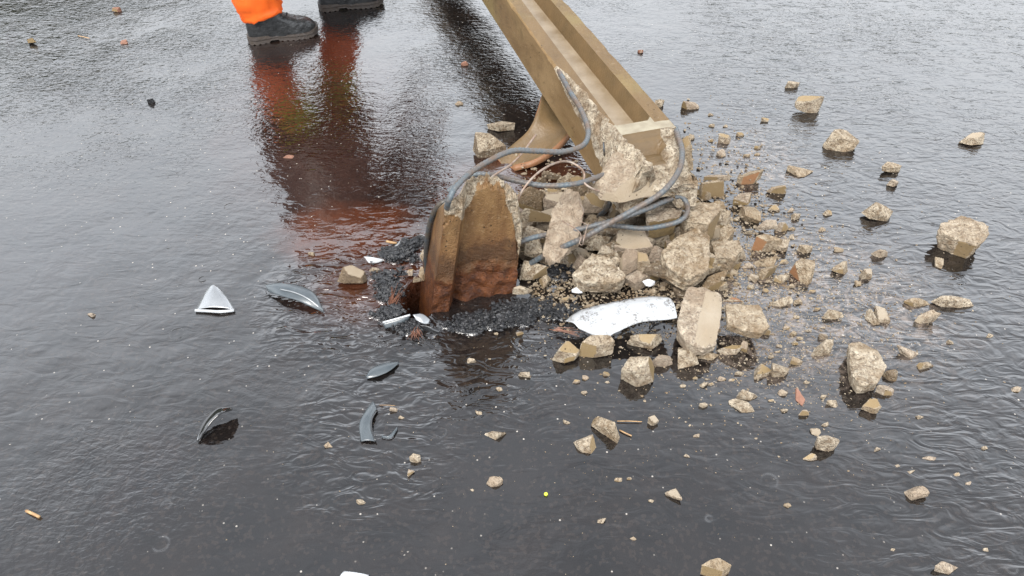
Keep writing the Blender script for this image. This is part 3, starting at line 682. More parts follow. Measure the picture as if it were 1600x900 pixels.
# ---- labels for the unlabelled ones, each told by what it lies next to
def where(px, py):
    best = sorted(LANDMARKS, key=lambda l: math.hypot(l[2] - px, l[3] - py))[:3]; res = []
    for l in best:
        dx, dy = px - l[2], py - l[3]
        d = ('right of' if dx > 0 else 'left of') if abs(dx) > 1.6 * abs(dy) else ('just below' if dy > 0 else 'just above') if abs(dy) > 1.6 * abs(dx) else (('below right of' if dx > 0 else 'below left of') if dy > 0 else ('above right of' if dx > 0 else 'above left of'))
        res.append((d, l[1]))
    return res
used = {o[0]['label'] for o in ALL if 'label' in o[0]}
import colorsys
for o, px, py, s_ in ALL:
    if 'label' in o: continue
    kind = 'tiny pebble' if s_ < 11 else 'small pebble' if s_ < 20 else 'medium fragment' if s_ < 34 else 'sizeable fragment'
    tone = 'dark wet' if (o.data.materials[0] == M_DARKC) else 'pale'
    ww = where(px, py); done = False
    cands = [f'{tone} concrete {kind} {ww[0][0]} {ww[0][1]}', f'{tone} concrete {kind} {ww[0][0]} {ww[0][1]}, {ww[1][0]} {ww[1][1]}', f'{tone} concrete {kind}, {ww[1][0]} {ww[1][1]} and {ww[2][0]} {ww[2][1]}']
    for q_ in (('farther', 1), ('outlying', 2)): cands.append(f'{q_[0]} {tone} concrete {kind}, {ww[q_[1]][0]} {ww[q_[1]][1]}')
    for k_ in ('second', 'third', 'fourth', 'fifth', 'sixth', 'seventh', 'eighth'): cands.append(f'{k_} {tone} concrete {kind} {ww[0][0]} {ww[0][1]}, counted outwards')
    for cnd in cands:
        if len(cnd.split()) <= 15 and cnd not in used: o['label'] = cnd; used.add(cnd); done = True; break
    if not done: print('NOLABEL', cands)

# ---- uncountable grit and tar crumbs (one object each)
def chips(name, pts, mats, label, cat, sizes, seed, sub=1):
    bm0 = bmesh.new(); bmesh.ops.create_icosphere(bm0, subdivisions=1, radius=1); bv = np.array([v.co[:] for v in bm0.verts]); bf = np.array([[q.index for q in p.verts] for p in bm0.faces]); bm0.free()
    r = np.random.default_rng(seed); VV, FF = [], []; k = 0
    for (p, s_) in zip(pts, sizes):
        a = r.random() * 6.28; sc = s_ * np.array([r.uniform(.7, 1.5), r.uniform(.6, 1.1), r.uniform(.35, .8)])
        v = bv * (1 + r.uniform(-.3, .3, (len(bv), 1))) * sc; c, s = math.cos(a), math.sin(a)
        v = np.stack([v[:, 0] * c - v[:, 1] * s, v[:, 0] * s + v[:, 1] * c, v[:, 2]], 1) + np.array(p)
        VV.append(v); FF.append(bf + k); k += len(bv)
    o = obj(name, mesh(name, np.concatenate(VV).tolist(), np.concatenate(FF).tolist()), mats=mats)
    return tag(o, label, cat, kind='stuff')
r = np.random.default_rng(3)
pts, sz = [], []
def add_grit(cx, cy, sx, sy, n, s0, s1, z=0):
    for i in range(n):
        x, y = r.normal(cx, sx), r.normal(cy, sy)
        if not (0 < x < 1600 and 0 < y < 900): continue
        p = U(x, y, 0)
        if p.x < .05 and abs(p.y - STUB.y) < .12 and p.x > -.25: continue
        pts.append((p.x, p.y, ground_z(p.x, p.y) + s0 * .3 + z * r.random())); sz.append(r.uniform(s0, s1) * r.uniform(.5, 1))
add_grit(1000, 455, 75, 32, 1500, .002, .0065, .008); add_grit(980, 380, 80, 42, 1300, .003, .009, .05)
add_grit(860, 430, 38, 30, 900, .002, .007); add_grit(880, 340, 45, 40, 700, .003, .009, .05); add_grit(1180, 440, 90, 70, 1100, .0012, .0045)
add_grit(1230, 560, 80, 60, 520, .001, .0035); add_grit(1110, 560, 110, 45, 420, .001, .004); add_grit(1130, 240, 45, 40, 330, .001, .004)
add_grit(1000, 640, 320, 130, 420, .0007, .0018); add_grit(1280, 480, 130, 110, 500, .001, .0028); add_grit(1370, 470, 28, 28, 170, .001, .004)
add_grit(560, 560, 260, 160, 110, .0006, .0014); add_grit(1090, 340, 62, 60, 1100, .002, .008, .02); add_grit(1150, 430, 60, 45, 900, .001, .005); add_grit(1260, 500, 90, 60, 700, .0008, .003); add_grit(900, 520, 60, 30, 200, .001, .003); add_grit(1190, 380, 60, 50, 600, .001, .005)
chips('concrete_grit', pts, [M_FRAC], 'loose pale concrete grit and crumbs spread around the rubble', 'grit', sz, 1)
pts, sz = [], []
idx = np.where(crumb > .35)[0]; pr = crumb[idx]
for i in r.choice(idx, 5200, p=pr / pr.sum()):
    x, y = P3[i, 0] + r.normal(0, .008), P3[i, 1] + r.normal(0, .008)
    if pit[i] > .3: continue
    pts.append((x, y, P3[i, 2] + r.uniform(0, .005))); sz.append(abs(r.normal(.0022, .0022)) + .0009 + (.006 if r.random() < .03 else 0))
chips('tarmac_crumbs', pts, [M_TAR], 'black broken tarmac crumbs heaped around the foot of the stub', 'tarmac crumbs', sz, 2)

# ---------------------------------------------------------------- the fallen pole
YAW, SL = math.radians(17.4), math.radians(.3)
D = Vector((-math.sin(YAW) * math.cos(SL), math.cos(YAW) * math.cos(SL), math.sin(SL)))
S = Vector((math.cos(YAW), math.sin(YAW), 0)); NN = S.cross(D); NN = NN if NN.z > 0 else -NN   # S points right
W0, KW, H0, KH, ZT = .2294, .0257, .168, .006, .3534
CEN = Vector((.490, 2.046, ZT)) - S * W0 / 2
pole = empty('broken_pole', CEN - NN * H0); tag(pole, 'fallen tan concrete utility pole with a recessed channel, snapped end on the rubble', 'utility pole')
Ls = list(np.arange(-.17, .62, .008)) + list(np.arange(.62, 1.6, .03)) + list(np.arange(1.6, 7.2, .25))
Ls = sorted(set([round(x, 4) for x in Ls if not (.045 < x < .075)] + [.052, .056, .070, .074, .0]))
def lerp(x, xs, ys): return float(np.interp(x, xs, ys))
verts, faces, fm = [], [], []; npt = 22
def nz(a, b, c=0): return mn.noise(Vector((a, b, c)))
for Lx in Ls:
    Wd = W0 - KW * max(Lx, 0) * .85; hd = H0 - KH * max(Lx, 0); fl = .054 - .003 * max(Lx, 0); fl = max(fl, .03); dr = .016
    worn = .004 + .004 * abs(nz(Lx * 40, 1)) + .014 * max(0, nz(Lx * 9, 7) - .2)
    dv = lerp(Lx, [-.17, -.1, 0, .12, .25, .40, .47], [.155, .145, .10, .07, .045, .02, 0]) * (1 + .35 * nz(Lx * 14, 3) + .2 * nz(Lx * 45, 4)) + worn
    du = lerp(Lx, [-.17, -.1, 0, .12, .25, .40, .47], [.075, .06, .050, .040, .034, .018, 0]) * (1 + .25 * nz(Lx * 17, 5) + .2 * nz(Lx * 60, 6)) + worn
    du = min(du, fl - .002) if Lx > -.02 else du
    rd = lerp(Lx, [-.17, -.04, 0, .054, .071], [.058, .056, 0, 0, .058])
    flL = lerp(Lx, [-.17, -.04, 0], [.075, .066, .054]) if Lx < 0 else fl
    drop = lerp(Lx, [-.17, -.12, -.05, -.006, 0], [.09, .06, .030, .014, 0]) * (1 + .5 * nz(Lx * 35, 8)) if Lx < 0 else 0
    dropo = lerp(Lx, [-.17, -.1, -.02, .0], [.10, .07, .03, .008]) * (1 + .5 * nz(Lx * 30, 9)) if Lx < 0 else .002
    rbg = .05
    j = lambda k: (.006 * nz(Lx * 55, k * 3.1, 2) + .003 * nz(Lx * 140, k * 5.1)) if dv > .012 else 0
    pp = [(0, -hd), (0, -dv), (du * .12, -dv * .82 - j(1)), (du * .30 + j(2), -dv * .62 - j(3)), (du * .42 + j(2.5), -dv * .45 - j(6)), (du * .62 + j(4), -dv * .25 - j(5)), (du * .85, -dv * .08 - j(7) * .5), (du, 0),
          (max(flL, du + .001), -drop), (flL + dr, -max(rd, drop)), (Wd - fl - dr, -max(rd, drop)), (Wd - fl, -drop), (Wd - fl * .6, -drop * 1.1), (Wd - fl * .3, -dropo * .9), (Wd - worn, -dropo), (Wd, -dropo - worn),
          (Wd, -hd * .5), (Wd, -hd), (Wd - fl, -hd), (Wd - fl - dr, -hd + rbg), (fl + dr, -hd + rbg), (fl, -hd)]
    if Lx < 0:
        k_ = min(1, -Lx / .05) * .006
        pp = [(a + k_ * nz(Lx * 60, i * 7.7), b + k_ * nz(Lx * 60, i * 3.3, 8)) for i, (a, b) in enumerate(pp)]
    base = CEN + D * Lx
    for i, (a, b) in enumerate(pp):
        Lj = 0
        if Lx <= -.15: Lj = .03 * nz(i * .9, 2.2)
        verts.append(base + D * Lj + S * (a - Wd / 2) + NN * b)
for r_ in range(len(Ls) - 1):
    Lm = (Ls[r_] + Ls[r_ + 1]) / 2
    for i in range(npt):
        jx = (i + 1) % npt; faces.append((r_ * npt + i, (r_ + 1) * npt + i, (r_ + 1) * npt + jx, r_ * npt + jx))
        m = 0
        if 1 <= i <= 6 and Lm < .455: m = 1
        elif i == 9: m = 2 if Lm > .07 else 3 if -.001 < Lm < .056 else (4 if Lm > -.10 else 1)
        elif i in (8, 10): m = 4 if Lm > .07 else 3 if Lm > 0 else (4 if Lm > -.05 else 1)
        elif i == 7: m = 3 if 0 < Lm < .056 else (5 if Lm > 0 else 1)
        elif i in (11, 12, 13, 14): m = 3 if 0 < Lm < .045 and i < 14 else (5 if Lm > 0 else 1)
        elif i == 15 and Lm < -.02: m = 1
        elif i == 0 and Lm < -.11: m = 1
        fm.append(m)
c0 = len(verts); verts.append(CEN + D * -.14 - NN * H0 * .55)
for i in range(npt): faces.append((c0, i, (i + 1) % npt)); fm.append(1)
c1 = len(verts); verts.append(CEN + D * Ls[-1] - NN * H0 * .5); o_ = (len(Ls) - 1) * npt
for i in range(npt): faces.append((c1, o_ + (i + 1) % npt, o_ + i)); fm.append(0)
me = mesh('pole_beam', verts, faces); me.polygons.foreach_set('material_index', fm)
obj('pole_shaft', me, pole, [M_BEAM, M_FRAC, M_FLOOR, M_LIP, M_WALL, M_TOP])
# timber block carrying the far end
p = CEN + D * 6.2
bm = bmesh.new(); bmesh.ops.create_cube(bm, size=1); zb = p.z - H0 + .035
for v in bm.verts: v.co = Vector((v.co.x * .5, v.co.y * .14, (v.co.z + .5) * (zb - .03)))
bmesh.ops.bevel(bm, geom=bm.edges[:], offset=.006, segments=2, affect='EDGES')
tb = bm_obj('timber_block', bm, None, [M_WOOD]); tb.location = (p.x, p.y, 0); tb.rotation_euler.z = YAW
tag(tb, 'squared timber block carrying the far end of the fallen pole', 'timber block')

# ---------------------------------------------------------------- the standing stub
stub = empty('pole_stub', STUB); tag(stub, 'broken standing stub of the concrete pole, rust orange at its foot', 'pole stub')
LEAN, SROT = math.radians(7.5), math.radians(14)
NU, NV = 90, 120
def htop(u):   # u -1..1
    return lerp(u, [-1, -.8, -.45, -.15, .1, .35, .6, .8, 1], [.355, .375, .395, .405, .405, .395, .37, .335, .24]) + .012 * nz(u * 9, 1) + .006 * nz(u * 28, 2)
verts, faces, fm = [], [], []
hw = .128
def sub_pt(u, vz, front):
    x = u * hw * (1 - .02 * vz / .4)
    if u < -.2: x += (vz / .4) * .016 * (-u)
    y = 0
    if front:
        rdx = lerp(u, [-1, -.60, -.42, .95, 1], [0, 0, .048, .050, .055])
        if u > .45: rdx = .048 - .012 * (u - .45) * max(0, 1 - vz / .3)
        y = rdx
        if vz < .13: y += .010 * nz(x * 30, vz * 30) - .022 * max(0, (.12 - vz) / .12) * min(1, max(0, (u + .42) * 6)) * (.8 + .3 * nz(x * 40, vz * 40, 3))
        t_ = htop(u) - vz
        if t_ < .03: y += (.03 - t_) * .5
        brk = (u > lerp(vz, [0, .15, .25, .35, .5], [1.1, .93, .78, .5, .3]))
        if brk or t_ < .025 or (u < -.55 and t_ < .07 and t_ < .07 * (-u)): y += .008 * nz(x * 70, vz * 70, 5) + .006
    else:
        y = .165 + .006 * nz(x * 60, vz * 60, 9) - .02 * (vz / .45)
    return x, y
def fr_mat(u, vz):
    t_ = htop(u) - vz; wob = .012 * nz(u * 8, vz * 40, 6)
    if t_ < .016 + wob: return 1
    if u > lerp(vz, [0, .12, .20, .25, .33, .5], [1.2, 1.02, .86, .78, .52, .25]) + wob * 4: return 1
    if u < -.12 and t_ < lerp(u, [-1, -.7, -.45, -.25, -.12], [.028, .055, .105, .05, .01]) + wob: return 1
    return 0
for side in (0, 1):
    for j in range(NV + 1):
        for i in range(NU + 1):
            u = -1 + 2 * i / NU; h_ = htop(u); hb = h_ - (.12 if side else 0); vz = -.20 + (hb + .20) * j / NV
            x, y = sub_pt(u, vz, side == 0)
            z_ = vz + (0 if side == 0 else (j / NV) ** 4 * -.02)
            verts.append((x, y, z_))
nn_ = (NU + 1) * (NV + 1)
for j in range(NV):
    for i in range(NU):
        a = j * (NU + 1) + i; f = (a, a + 1, a + NU + 2, a + NU + 1); faces.append(f)
        u = -1 + 2 * (i + .5) / NU; vz = -.2 + (htop(u) + .2) * (j + .5) / NV; fm.append(fr_mat(u, vz))
        faces.append(tuple(nn_ + q for q in f[::-1])); fm.append(0)
for i in range(NU):     # top
    a = NV * (NU + 1) + i; faces.append((a, a + 1, nn_ + a + 1, nn_ + a)); fm.append(1)
for j in range(NV):
    a = j * (NU + 1); faces.append((a, a + NU + 1, nn_ + a + NU + 1, nn_ + a)); fm.append(0)
    a = j * (NU + 1) + NU; faces.append((a, nn_ + a, nn_ + a + NU + 1, a + NU + 1)); fm.append(1 if j > NV * .5 else 0)
me = mesh('stub_shaft', verts, faces); me.polygons.foreach_set('material_index', fm)
ss = obj('stub_shaft', me, stub, [M_STUB, M_FRAC]); ss.matrix_parent_inverse = Matrix()
ss.rotation_euler = (0, LEAN, SROT); ss.location = (0, 0, 0)
# rubble crest on top of the stub belongs to it
# ---------------------------------------------------------------- bars and wires
def catmull(P, per=10):
    P = [Vector(p) for p in P]; Q = [P[0] * 2 - P[1]] + P + [P[-1] * 2 - P[-2]]; o = []
    for i in range(1, len(Q) - 2):
        for k in range(per):
            t = k / per; a, b, c, d = Q[i - 1], Q[i], Q[i + 1], Q[i + 2]
            o.append(.5 * ((2 * b) + (c - a) * t + (2 * a - 5 * b + 4 * c - d) * t * t + (3 * b - a - 3 * c + d) * t ** 3))
    return o + [P[-1]]
def resample(P, step):
    d = [0]
    for a, b in zip(P, P[1:]): d.append(d[-1] + (b - a).length)
    n = max(2, int(d[-1] / step)); o = []
    A = np.array([p[:] for p in P]); t = np.linspace(0, d[-1], n)
    return [Vector((np.interp(x, d, A[:, 0]), np.interp(x, d, A[:, 1]), np.interp(x, d, A[:, 2]))) for x in t]
def tube(name, ctrl, rad, mat, parent, ribs=False, label=None, sides=12, raw=False):
    P = [Vector(c) for c in ctrl] if raw else [U(*c) for c in ctrl]
    P = resample(catmull(P), .0022 if ribs else .006)
    V, Fc = [], []; up = Vector((.1, .2, 1)).normalized(); s = 0
    for i, p in enumerate(P):
        t = (P[min(i + 1, len(P) - 1)] - P[max(i - 1, 0)]).normalized()
        x = up.cross(t).normalized(); y = t.cross(x); up = y
        if i: s += (p - P[i - 1]).length
        for k in range(sides):
            a = 2 * math.pi * k / sides; rr = rad
            if ribs:
                ph = (s / .0125 + (.5 if math.sin(a) > 0 else 0) + .35 * abs(math.sin(a))) % 1.0
                if ph < .34 and abs(math.cos(a)) < .92: rr *= 1.15
                if abs(math.cos(a)) > .96: rr *= 1.08
            V.append(p + (x * math.cos(a) + y * math.sin(a)) * rr)
    for i in range(len(P) - 1):
        for k in range(sides):
            a, b = i * sides + k, i * sides + (k + 1) % sides; Fc.append((a, b, b + sides, a + sides))
    n0 = len(V); V.append(P[0]); V.append(P[-1])
    for k in range(sides): Fc.append((n0, (k + 1) % sides, k)); o = (len(P) - 1) * sides; Fc.append((n0 + 1, o + k, o + (k + 1) % sides))
    ob = obj(name, mesh(name, V, Fc, True), parent, [mat])
    if label: tag(ob, label)
    return ob
R1 = .0072
tube('reinforcing_bar', [(868,100,.33),(877,118,.352),(892,145,.36),(908,172,.365),(919,203,.37),(912,226,.38),(880,237,.39),(840,236,.41),(800,236,.43),(765,251,.43),(735,270,.43),(712,293,.42),(702,312,.40),(698,325,.36)], R1, M_REBAR, pole, True, 'bar curling from the pole side over to the stub top')
tube('reinforcing_bar', [(700,300,.30),(730,276,.33),(765,273,.33),(800,281,.31),(850,290,.30),(900,287,.30),(935,276,.29),(955,268,.28)], R1, M_REBAR, pole, True, 'sagging bar from behind the stub to under the pole')
tube('reinforcing_bar', [(1055,200,.335),(1060,215,.345),(1066,238,.345),(1060,268,.335),(1035,300,.31),(990,328,.27),(950,350,.23),(915,370,.19),(875,388,.14),(840,405,.08),(815,422,.02),(805,432,-.02)], R1 * 1.05, M_REBAR, pole, True, 'long diagonal bar from the right pole corner to the ground')
tube('reinforcing_bar', [(800,384,.13),(830,372,.145),(865,365,.15),(905,358,.175),(960,344,.20),(1010,327,.21),(1040,314,.215),(1062,307,.215),(1073,318,.20),(1073,334,.19),(1062,345,.18),(1040,352,.17),(1005,357,.165),(965,353,.16),(930,350,.15)], R1, M_REBAR, pole, True, 'bar bent back on itself like a hairpin')
tube('reinforcing_bar', [(775,312,.12),(800,322,.11),(820,333,.10),(840,345,.07)], R1, M_REBAR, pole, True)
tube('reinforcing_bar', [(951,296,.20),(953,315,.17),(947,328,.14),(935,338,.10)], R1, M_REBARD, pole, True)
tube('reinforcing_bar', [(700,312,.33),(685,322,.31),(673,345,.25),(667,380,.16),(666,410,.08),(668,440,.0),(670,465,-.08)], R1, M_REBARD, stub, True, 'dark bar dropping into the hole on the left')
tube('stirrup_wire', [(804,362,.16),(804,345,.20),(806,325,.25),(815,300,.30),(835,275,.33),(860,258,.34),(885,252,.34),(905,261,.33),(913,272,.31),(912,284,.30),(922,293,.29),(938,299,.27),(958,300,.25)], .0032, M_WIRE, pole)
tube('stirrup_wire', [(755,287,.33),(775,272,.34),(797,258,.35),(815,240,.36),(837,211,.38)], .003, M_WIRE, pole)
tube('tie_wire', [(878,345,.22),(890,352,.23),(905,362,.215),(908,372,.20),(905,380,.19),(910,383,.19),(912,374,.21),(918,352,.23)], .0014, M_WIRE, pole, sides=6)
tube('tie_wire', [(900,300,.22),(905,315,.215),(912,330,.21),(908,345,.21),(920,352,.21)], .0012, M_WIRE, pole, sides=6)
tube('tie_wire', [(945,258,.20),(944,240,.29),(943,222,.32)], .0028, M_REBARD, pole, sides=8)

# ---------------------------------------------------------------- curved shell of concrete behind the stub, lofted between its two rims
def loft(name, A, B, bulge, thick, mats, label, cat, across=10, rim=None, group=None, rough=0):
    """strip between edge A and edge B (photo px, real height z), real thickness"""
    a = resample(catmull([U(*p) for p in A], 8), .004); b = catmull([U(*p) for p in B], 8)
    n = len(a)
    def rs(P, n):
        d = [0]
        for x, y in zip(P, P[1:]): d.append(d[-1] + (y - x).length)
        Q = np.array([p[:] for p in P]); t = np.linspace(0, d[-1], n)
        return [Vector((np.interp(x, d, Q[:, 0]), np.interp(x, d, Q[:, 1]), np.interp(x, d, Q[:, 2]))) for x in t]
    n = max(12, min(n, 90)); a = rs(a, n); b = rs(b, n); V = []
    for i in range(n):
        for k in range(across + 1):
            t = k / across; p = a[i].lerp(b[i], t); z = bulge * math.sin(math.pi * t)
            p = p + Vector((0, 0, z + rough * nz(p.x * 60, p.y * 60)))
            V.append(p)
    Fc = [(i * (across + 1) + k, i * (across + 1) + k + 1, (i + 1) * (across + 1) + k + 1, (i + 1) * (across + 1) + k) for i in range(n - 1) for k in range(across)]
    org = sum(V, Vector()) / len(V); org.z = min(v.z for v in V)
    me = mesh(name, [v - org for v in V], Fc, True); o = obj(name, me, mats=mats); o.location = org
    md = o.modifiers.new('thickness', 'SOLIDIFY'); md.thickness = thick; md.offset = 0
    if rim is not None: md.material_offset_rim = rim
    tag(o, label, cat, group); return o
sh = loft('concrete_shell', [(846,150,.12),(838,178,.10),(825,205,.06),(800,228,.03),(776,246,.012)], [(925,175,.13),(895,205,.09),(870,232,.06),(838,253,.035),(805,262,.012)], -.03, .022,
     [M_WALL, M_RUST], 'curved brown concrete shell with a terracotta rim lying under the pole', 'concrete shell', rim=1, across=12)

# ---------------------------------------------------------------- broken car plastics
PG = 'broken vehicle trim pieces'
loft('plastic_strip', [(883,502,.045),(906,486,.055),(955,473,.07),(1010,464,.082),(1043,465,.085),(1050,470,.084)], [(905,514,.05),(942,529,.05),(962,520,.055),(1000,504,.07),(1040,500,.075),(1058,497,.078)],   .010, .003, [M_DWHITE], 'glossy white curved strip of car trim lying across the front of the rubble', 'plastic trim', rough=.0012, group=PG)
tz = loft('plastic_trim', [(327,448,.018),(318,462,.012),(306,484,.005)], [(343,451,.018),(356,466,.012),(367,484,.005)], .010, .003, [M_SILV], 'silver triangular trim piece standing in the water at far left', 'plastic trim', group=PG)
lp = empty('dummy', (0,0,0)); bpy.data.objects.remove(lp)
def child_tube(name, ctrl, rad, mat, par):
    o = tube(name, ctrl, rad, mat, None, sides=8); o.parent = par; o.matrix_parent_inverse = Matrix.Translation(-par.location); return o
child_tube('edge_lip', [(305,485,.006),(325,486,.007),(345,487,.009),(366,485,.006)], .0045, M_WHITE, tz)
g1 = loft('plastic_trim', [(414,446,.020),(440,442,.028),(470,447,.03),(492,460,.025),(505,486,.008)], [(420,456,.010),(440,463,.020),(465,470,.022),(485,479,.014),(506,488,.005)], .006, .003, [M_GREYP], 'long grey leaf shaped trim shard arched over the water left of the stub', 'plastic trim', group=PG)
child_tube('moulded_ridge', [(438,452,.032),(460,457,.034),(480,466,.030),(500,481,.014)], .002, M_SILV, g1)
g2_ = loft('plastic_trim', [(309,690,.004),(314,668,.014),(326,650,.022),(342,638,.03),(364,637,.022)], [(313,688,.004),(322,672,.03),(334,656,.045),(348,645,.05),(363,641,.03)], .004, .003, [M_BLKP], 'black glossy curved shard standing on edge, lower left', 'plastic trim', group=PG)
child_tube('edge_lip', [(309,688,.006),(316,667,.018),(328,650,.028),(344,640,.036)], .0022, M_SILV, g2_)
loft('plastic_trim', [(572,589,.004),(580,577,.009),(600,568,.010),(623,566,.004)], [(574,592,.003),(590,588,.008),(608,580,.010),(622,569,.004)], .003, .003, [M_GREYP], 'flat grey leaf shaped shard in front of the stub', 'plastic trim', group=PG)
g3 = loft('plastic_trim', [(583,627,.006),(572,642,.012),(562,662,.012),(564,690,.006)], [(589,640,.005),(582,652,.010),(581,672,.010),(588,690,.005)], .004, .003, [M_GREYP], 'crescent shaped grey plastic shard standing in dark water', 'plastic trim', group=PG)
child_tube('edge_lip', [(589,641,.008),(581,655,.013),(581,672,.013),(587,689,.008)], .0022, M_BLKP, g3)
loft('plastic_trim', [(596,681,.004),(608,681,.008),(621,667,.004)], [(597,684,.003),(611,684,.005),(621,671,.003)], .002, .0025, [M_GREYP], 'tiny curved grey sliver, right of the crescent shard', 'plastic trim', group=PG)
g4 = loft('plastic_clip', [(598,505,.015),(620,499,.022),(642,493,.028)], [(602,513,.004),(625,508,.008),(638,500,.015)], .003, .003, [M_GREYP], 'silver edged clip lying left of the stub foot', 'plastic clip', group=PG)
child_tube('edge_lip', [(598,504,.018),(620,498,.025),(641,492,.032)], .003, M_WHITE, g4)
loft('plastic_clip', [(645,492,.045),(660,491,.042),(672,500,.028)], [(650,500,.035),(662,506,.028),(670,506,.022)], .002, .003, [M_SILV], 'small grey rounded tab propped against the stub foot', 'plastic clip', group=PG)
loft('plastic_clip', [(655,508,.03),(670,510,.03),(688,517,.02)], [(660,514,.015),(675,520,.014),(686,524,.008)], .003, .003, [M_BLKP], 'dark ribbed strip on the crumbs just below the grey rounded tab', 'plastic clip', group=PG)
loft('plastic_trim', [(568,401,.01),(582,402,.018),(600,406,.008)], [(576,411,.004),(588,411,.006),(598,408,.006)], .003, .002, [M_WHITE], 'small pure white scrap of plastic above the cream chip, left of the stub', 'plastic trim', group=PG)
loft('plastic_trim', [(538,893,.006),(556,895,.010),(576,899,.006)], [(530,903,.003),(552,906,.005),(576,905,.004)], .003, .003, [M_WHITE], 'white trim piece cut by the bottom edge of the photo', 'plastic trim', group=PG)
loft('plastic_trim', [(614,387,.02),(622,380,.024),(626,374,.02)], [(618,389,.012),(625,384,.014),(628,377,.012)], .001, .002, [M_WHITE], 'slim white sliver on the black crumbs behind the hole', 'plastic trim', group=PG)
CG = 'clear plastic shards'
loft('clear_shard', [(892,453,.035),(905,447,.04),(920,445,.035)], [(894,457,.025),(908,458,.028),(918,451,.03)], .002, .0025, [M_CLEAR], 'clear shard on the grit above the left end of the white strip', 'plastic shard', group=CG)
loft('clear_shard', [(1003,440,.04),(1013,436,.045),(1024,440,.04)], [(1008,446,.03),(1016,448,.03),(1023,444,.03)], .002, .0025, [M_CLEAR], 'clear shard on the grit below the ochre topped block', 'plastic shard', group=CG)

# ---------------------------------------------------------------- twigs, needles, berry
def stick(name, ctrl, rad, mat, label, cat, group=None):
    o = tube(name, ctrl, rad, mat, None, sides=7, label=label); tag(o, label, cat, group); return o
stick('straw', [(964,658,.004),(984,658,.005),(1003,659,.004)], .0012, M_WOOD, 'thin dry straw between the narrow bar and the beige cube', 'straw')
stick('twig', [(41,798,.004),(52,803,.006),(62,808,.004)], .0035, M_WOOD, 'short orange brown twig at lower left', 'twig')
stick('twig', [(968,672,.003),(978,677,.004),(987,681,.003)], .0018, M_WOOD, 'short pale splinter at the right tip of the narrow bar', 'twig')
stick('straw', [(593,633,.003),(605,633,.004),(618,634,.003)], .0006, M_WOOD, 'hair thin straw beside the tip of the crescent shard', 'straw')
stick('twig', [(604,377,.02),(612,379,.022),(620,380,.02)], .004, M_WOOD, 'stubby yellow wood piece on the crumbs behind the hole', 'twig')
stick('twig', [(122,56,.004),(132,58,.006),(140,60,.004)], .002, M_WOOD, 'small brown twig on the far left road', 'twig')
def needles(cx, cy, n, L_, ang, spread, label, z=.012):
    bm = bmesh.new(); rr = random.Random(int(cx)); base = U(cx, cy, 0)
    for i in range(n):
        a = ang + rr.uniform(-spread, spread); p = Vector((rr.gauss(0, .006), rr.gauss(0, .006), z + rr.uniform(0, .008))); d = Vector((math.cos(a), math.sin(a), rr.uniform(-.1, .15)))
        l = L_ * rr.uniform(.6, 1.1); q = p + d * l; s = Vector((-d.y, d.x, 0)) * .0008; u_ = Vector((0, 0, .0009))
        vs_ = [bm.verts.new(x) for x in (p - s, p + s, p + u_, q - s * .4, q + s * .4, q + u_ * .4)]
        for f in ((0, 1, 4, 3), (1, 2, 5, 4), (2, 0, 3, 5), (0, 2, 1), (3, 4, 5)): bm.faces.new([vs_[k] for k in f])
    o = bm_obj('needle_tuft', bm, None, [M_NEEDLE]); o.location = base; tag(o, label, 'pine needles', 'tufts of fallen needles')
needles(612, 482, 26, .07, 1.45, .35, 'reddish tuft of dead needles standing left of the hole')
needles(650, 522, 22, .035, -1.5, .5, 'pinkish tuft of dead needles below the dark ribbed strip')
needles(868, 522, 16, .07, -.25, .2, 'dark red needles in front of the left tip of the white strip')
needles(618, 432, 16, .045, .6, .5, 'brown needles at the left rim of the hole')
bm = bmesh.new(); bmesh.ops.create_uvsphere(bm, u_segments=16, v_segments=10, radius=.0048)
for v in bm.verts: v.co.z *= .85
o = bm_obj('berry', bm, None, [M_BERRY], True); p = U(853, 772, .004); o.location = p; tag(o, 'tiny bright yellow green berry on the dark wet road', 'berry')

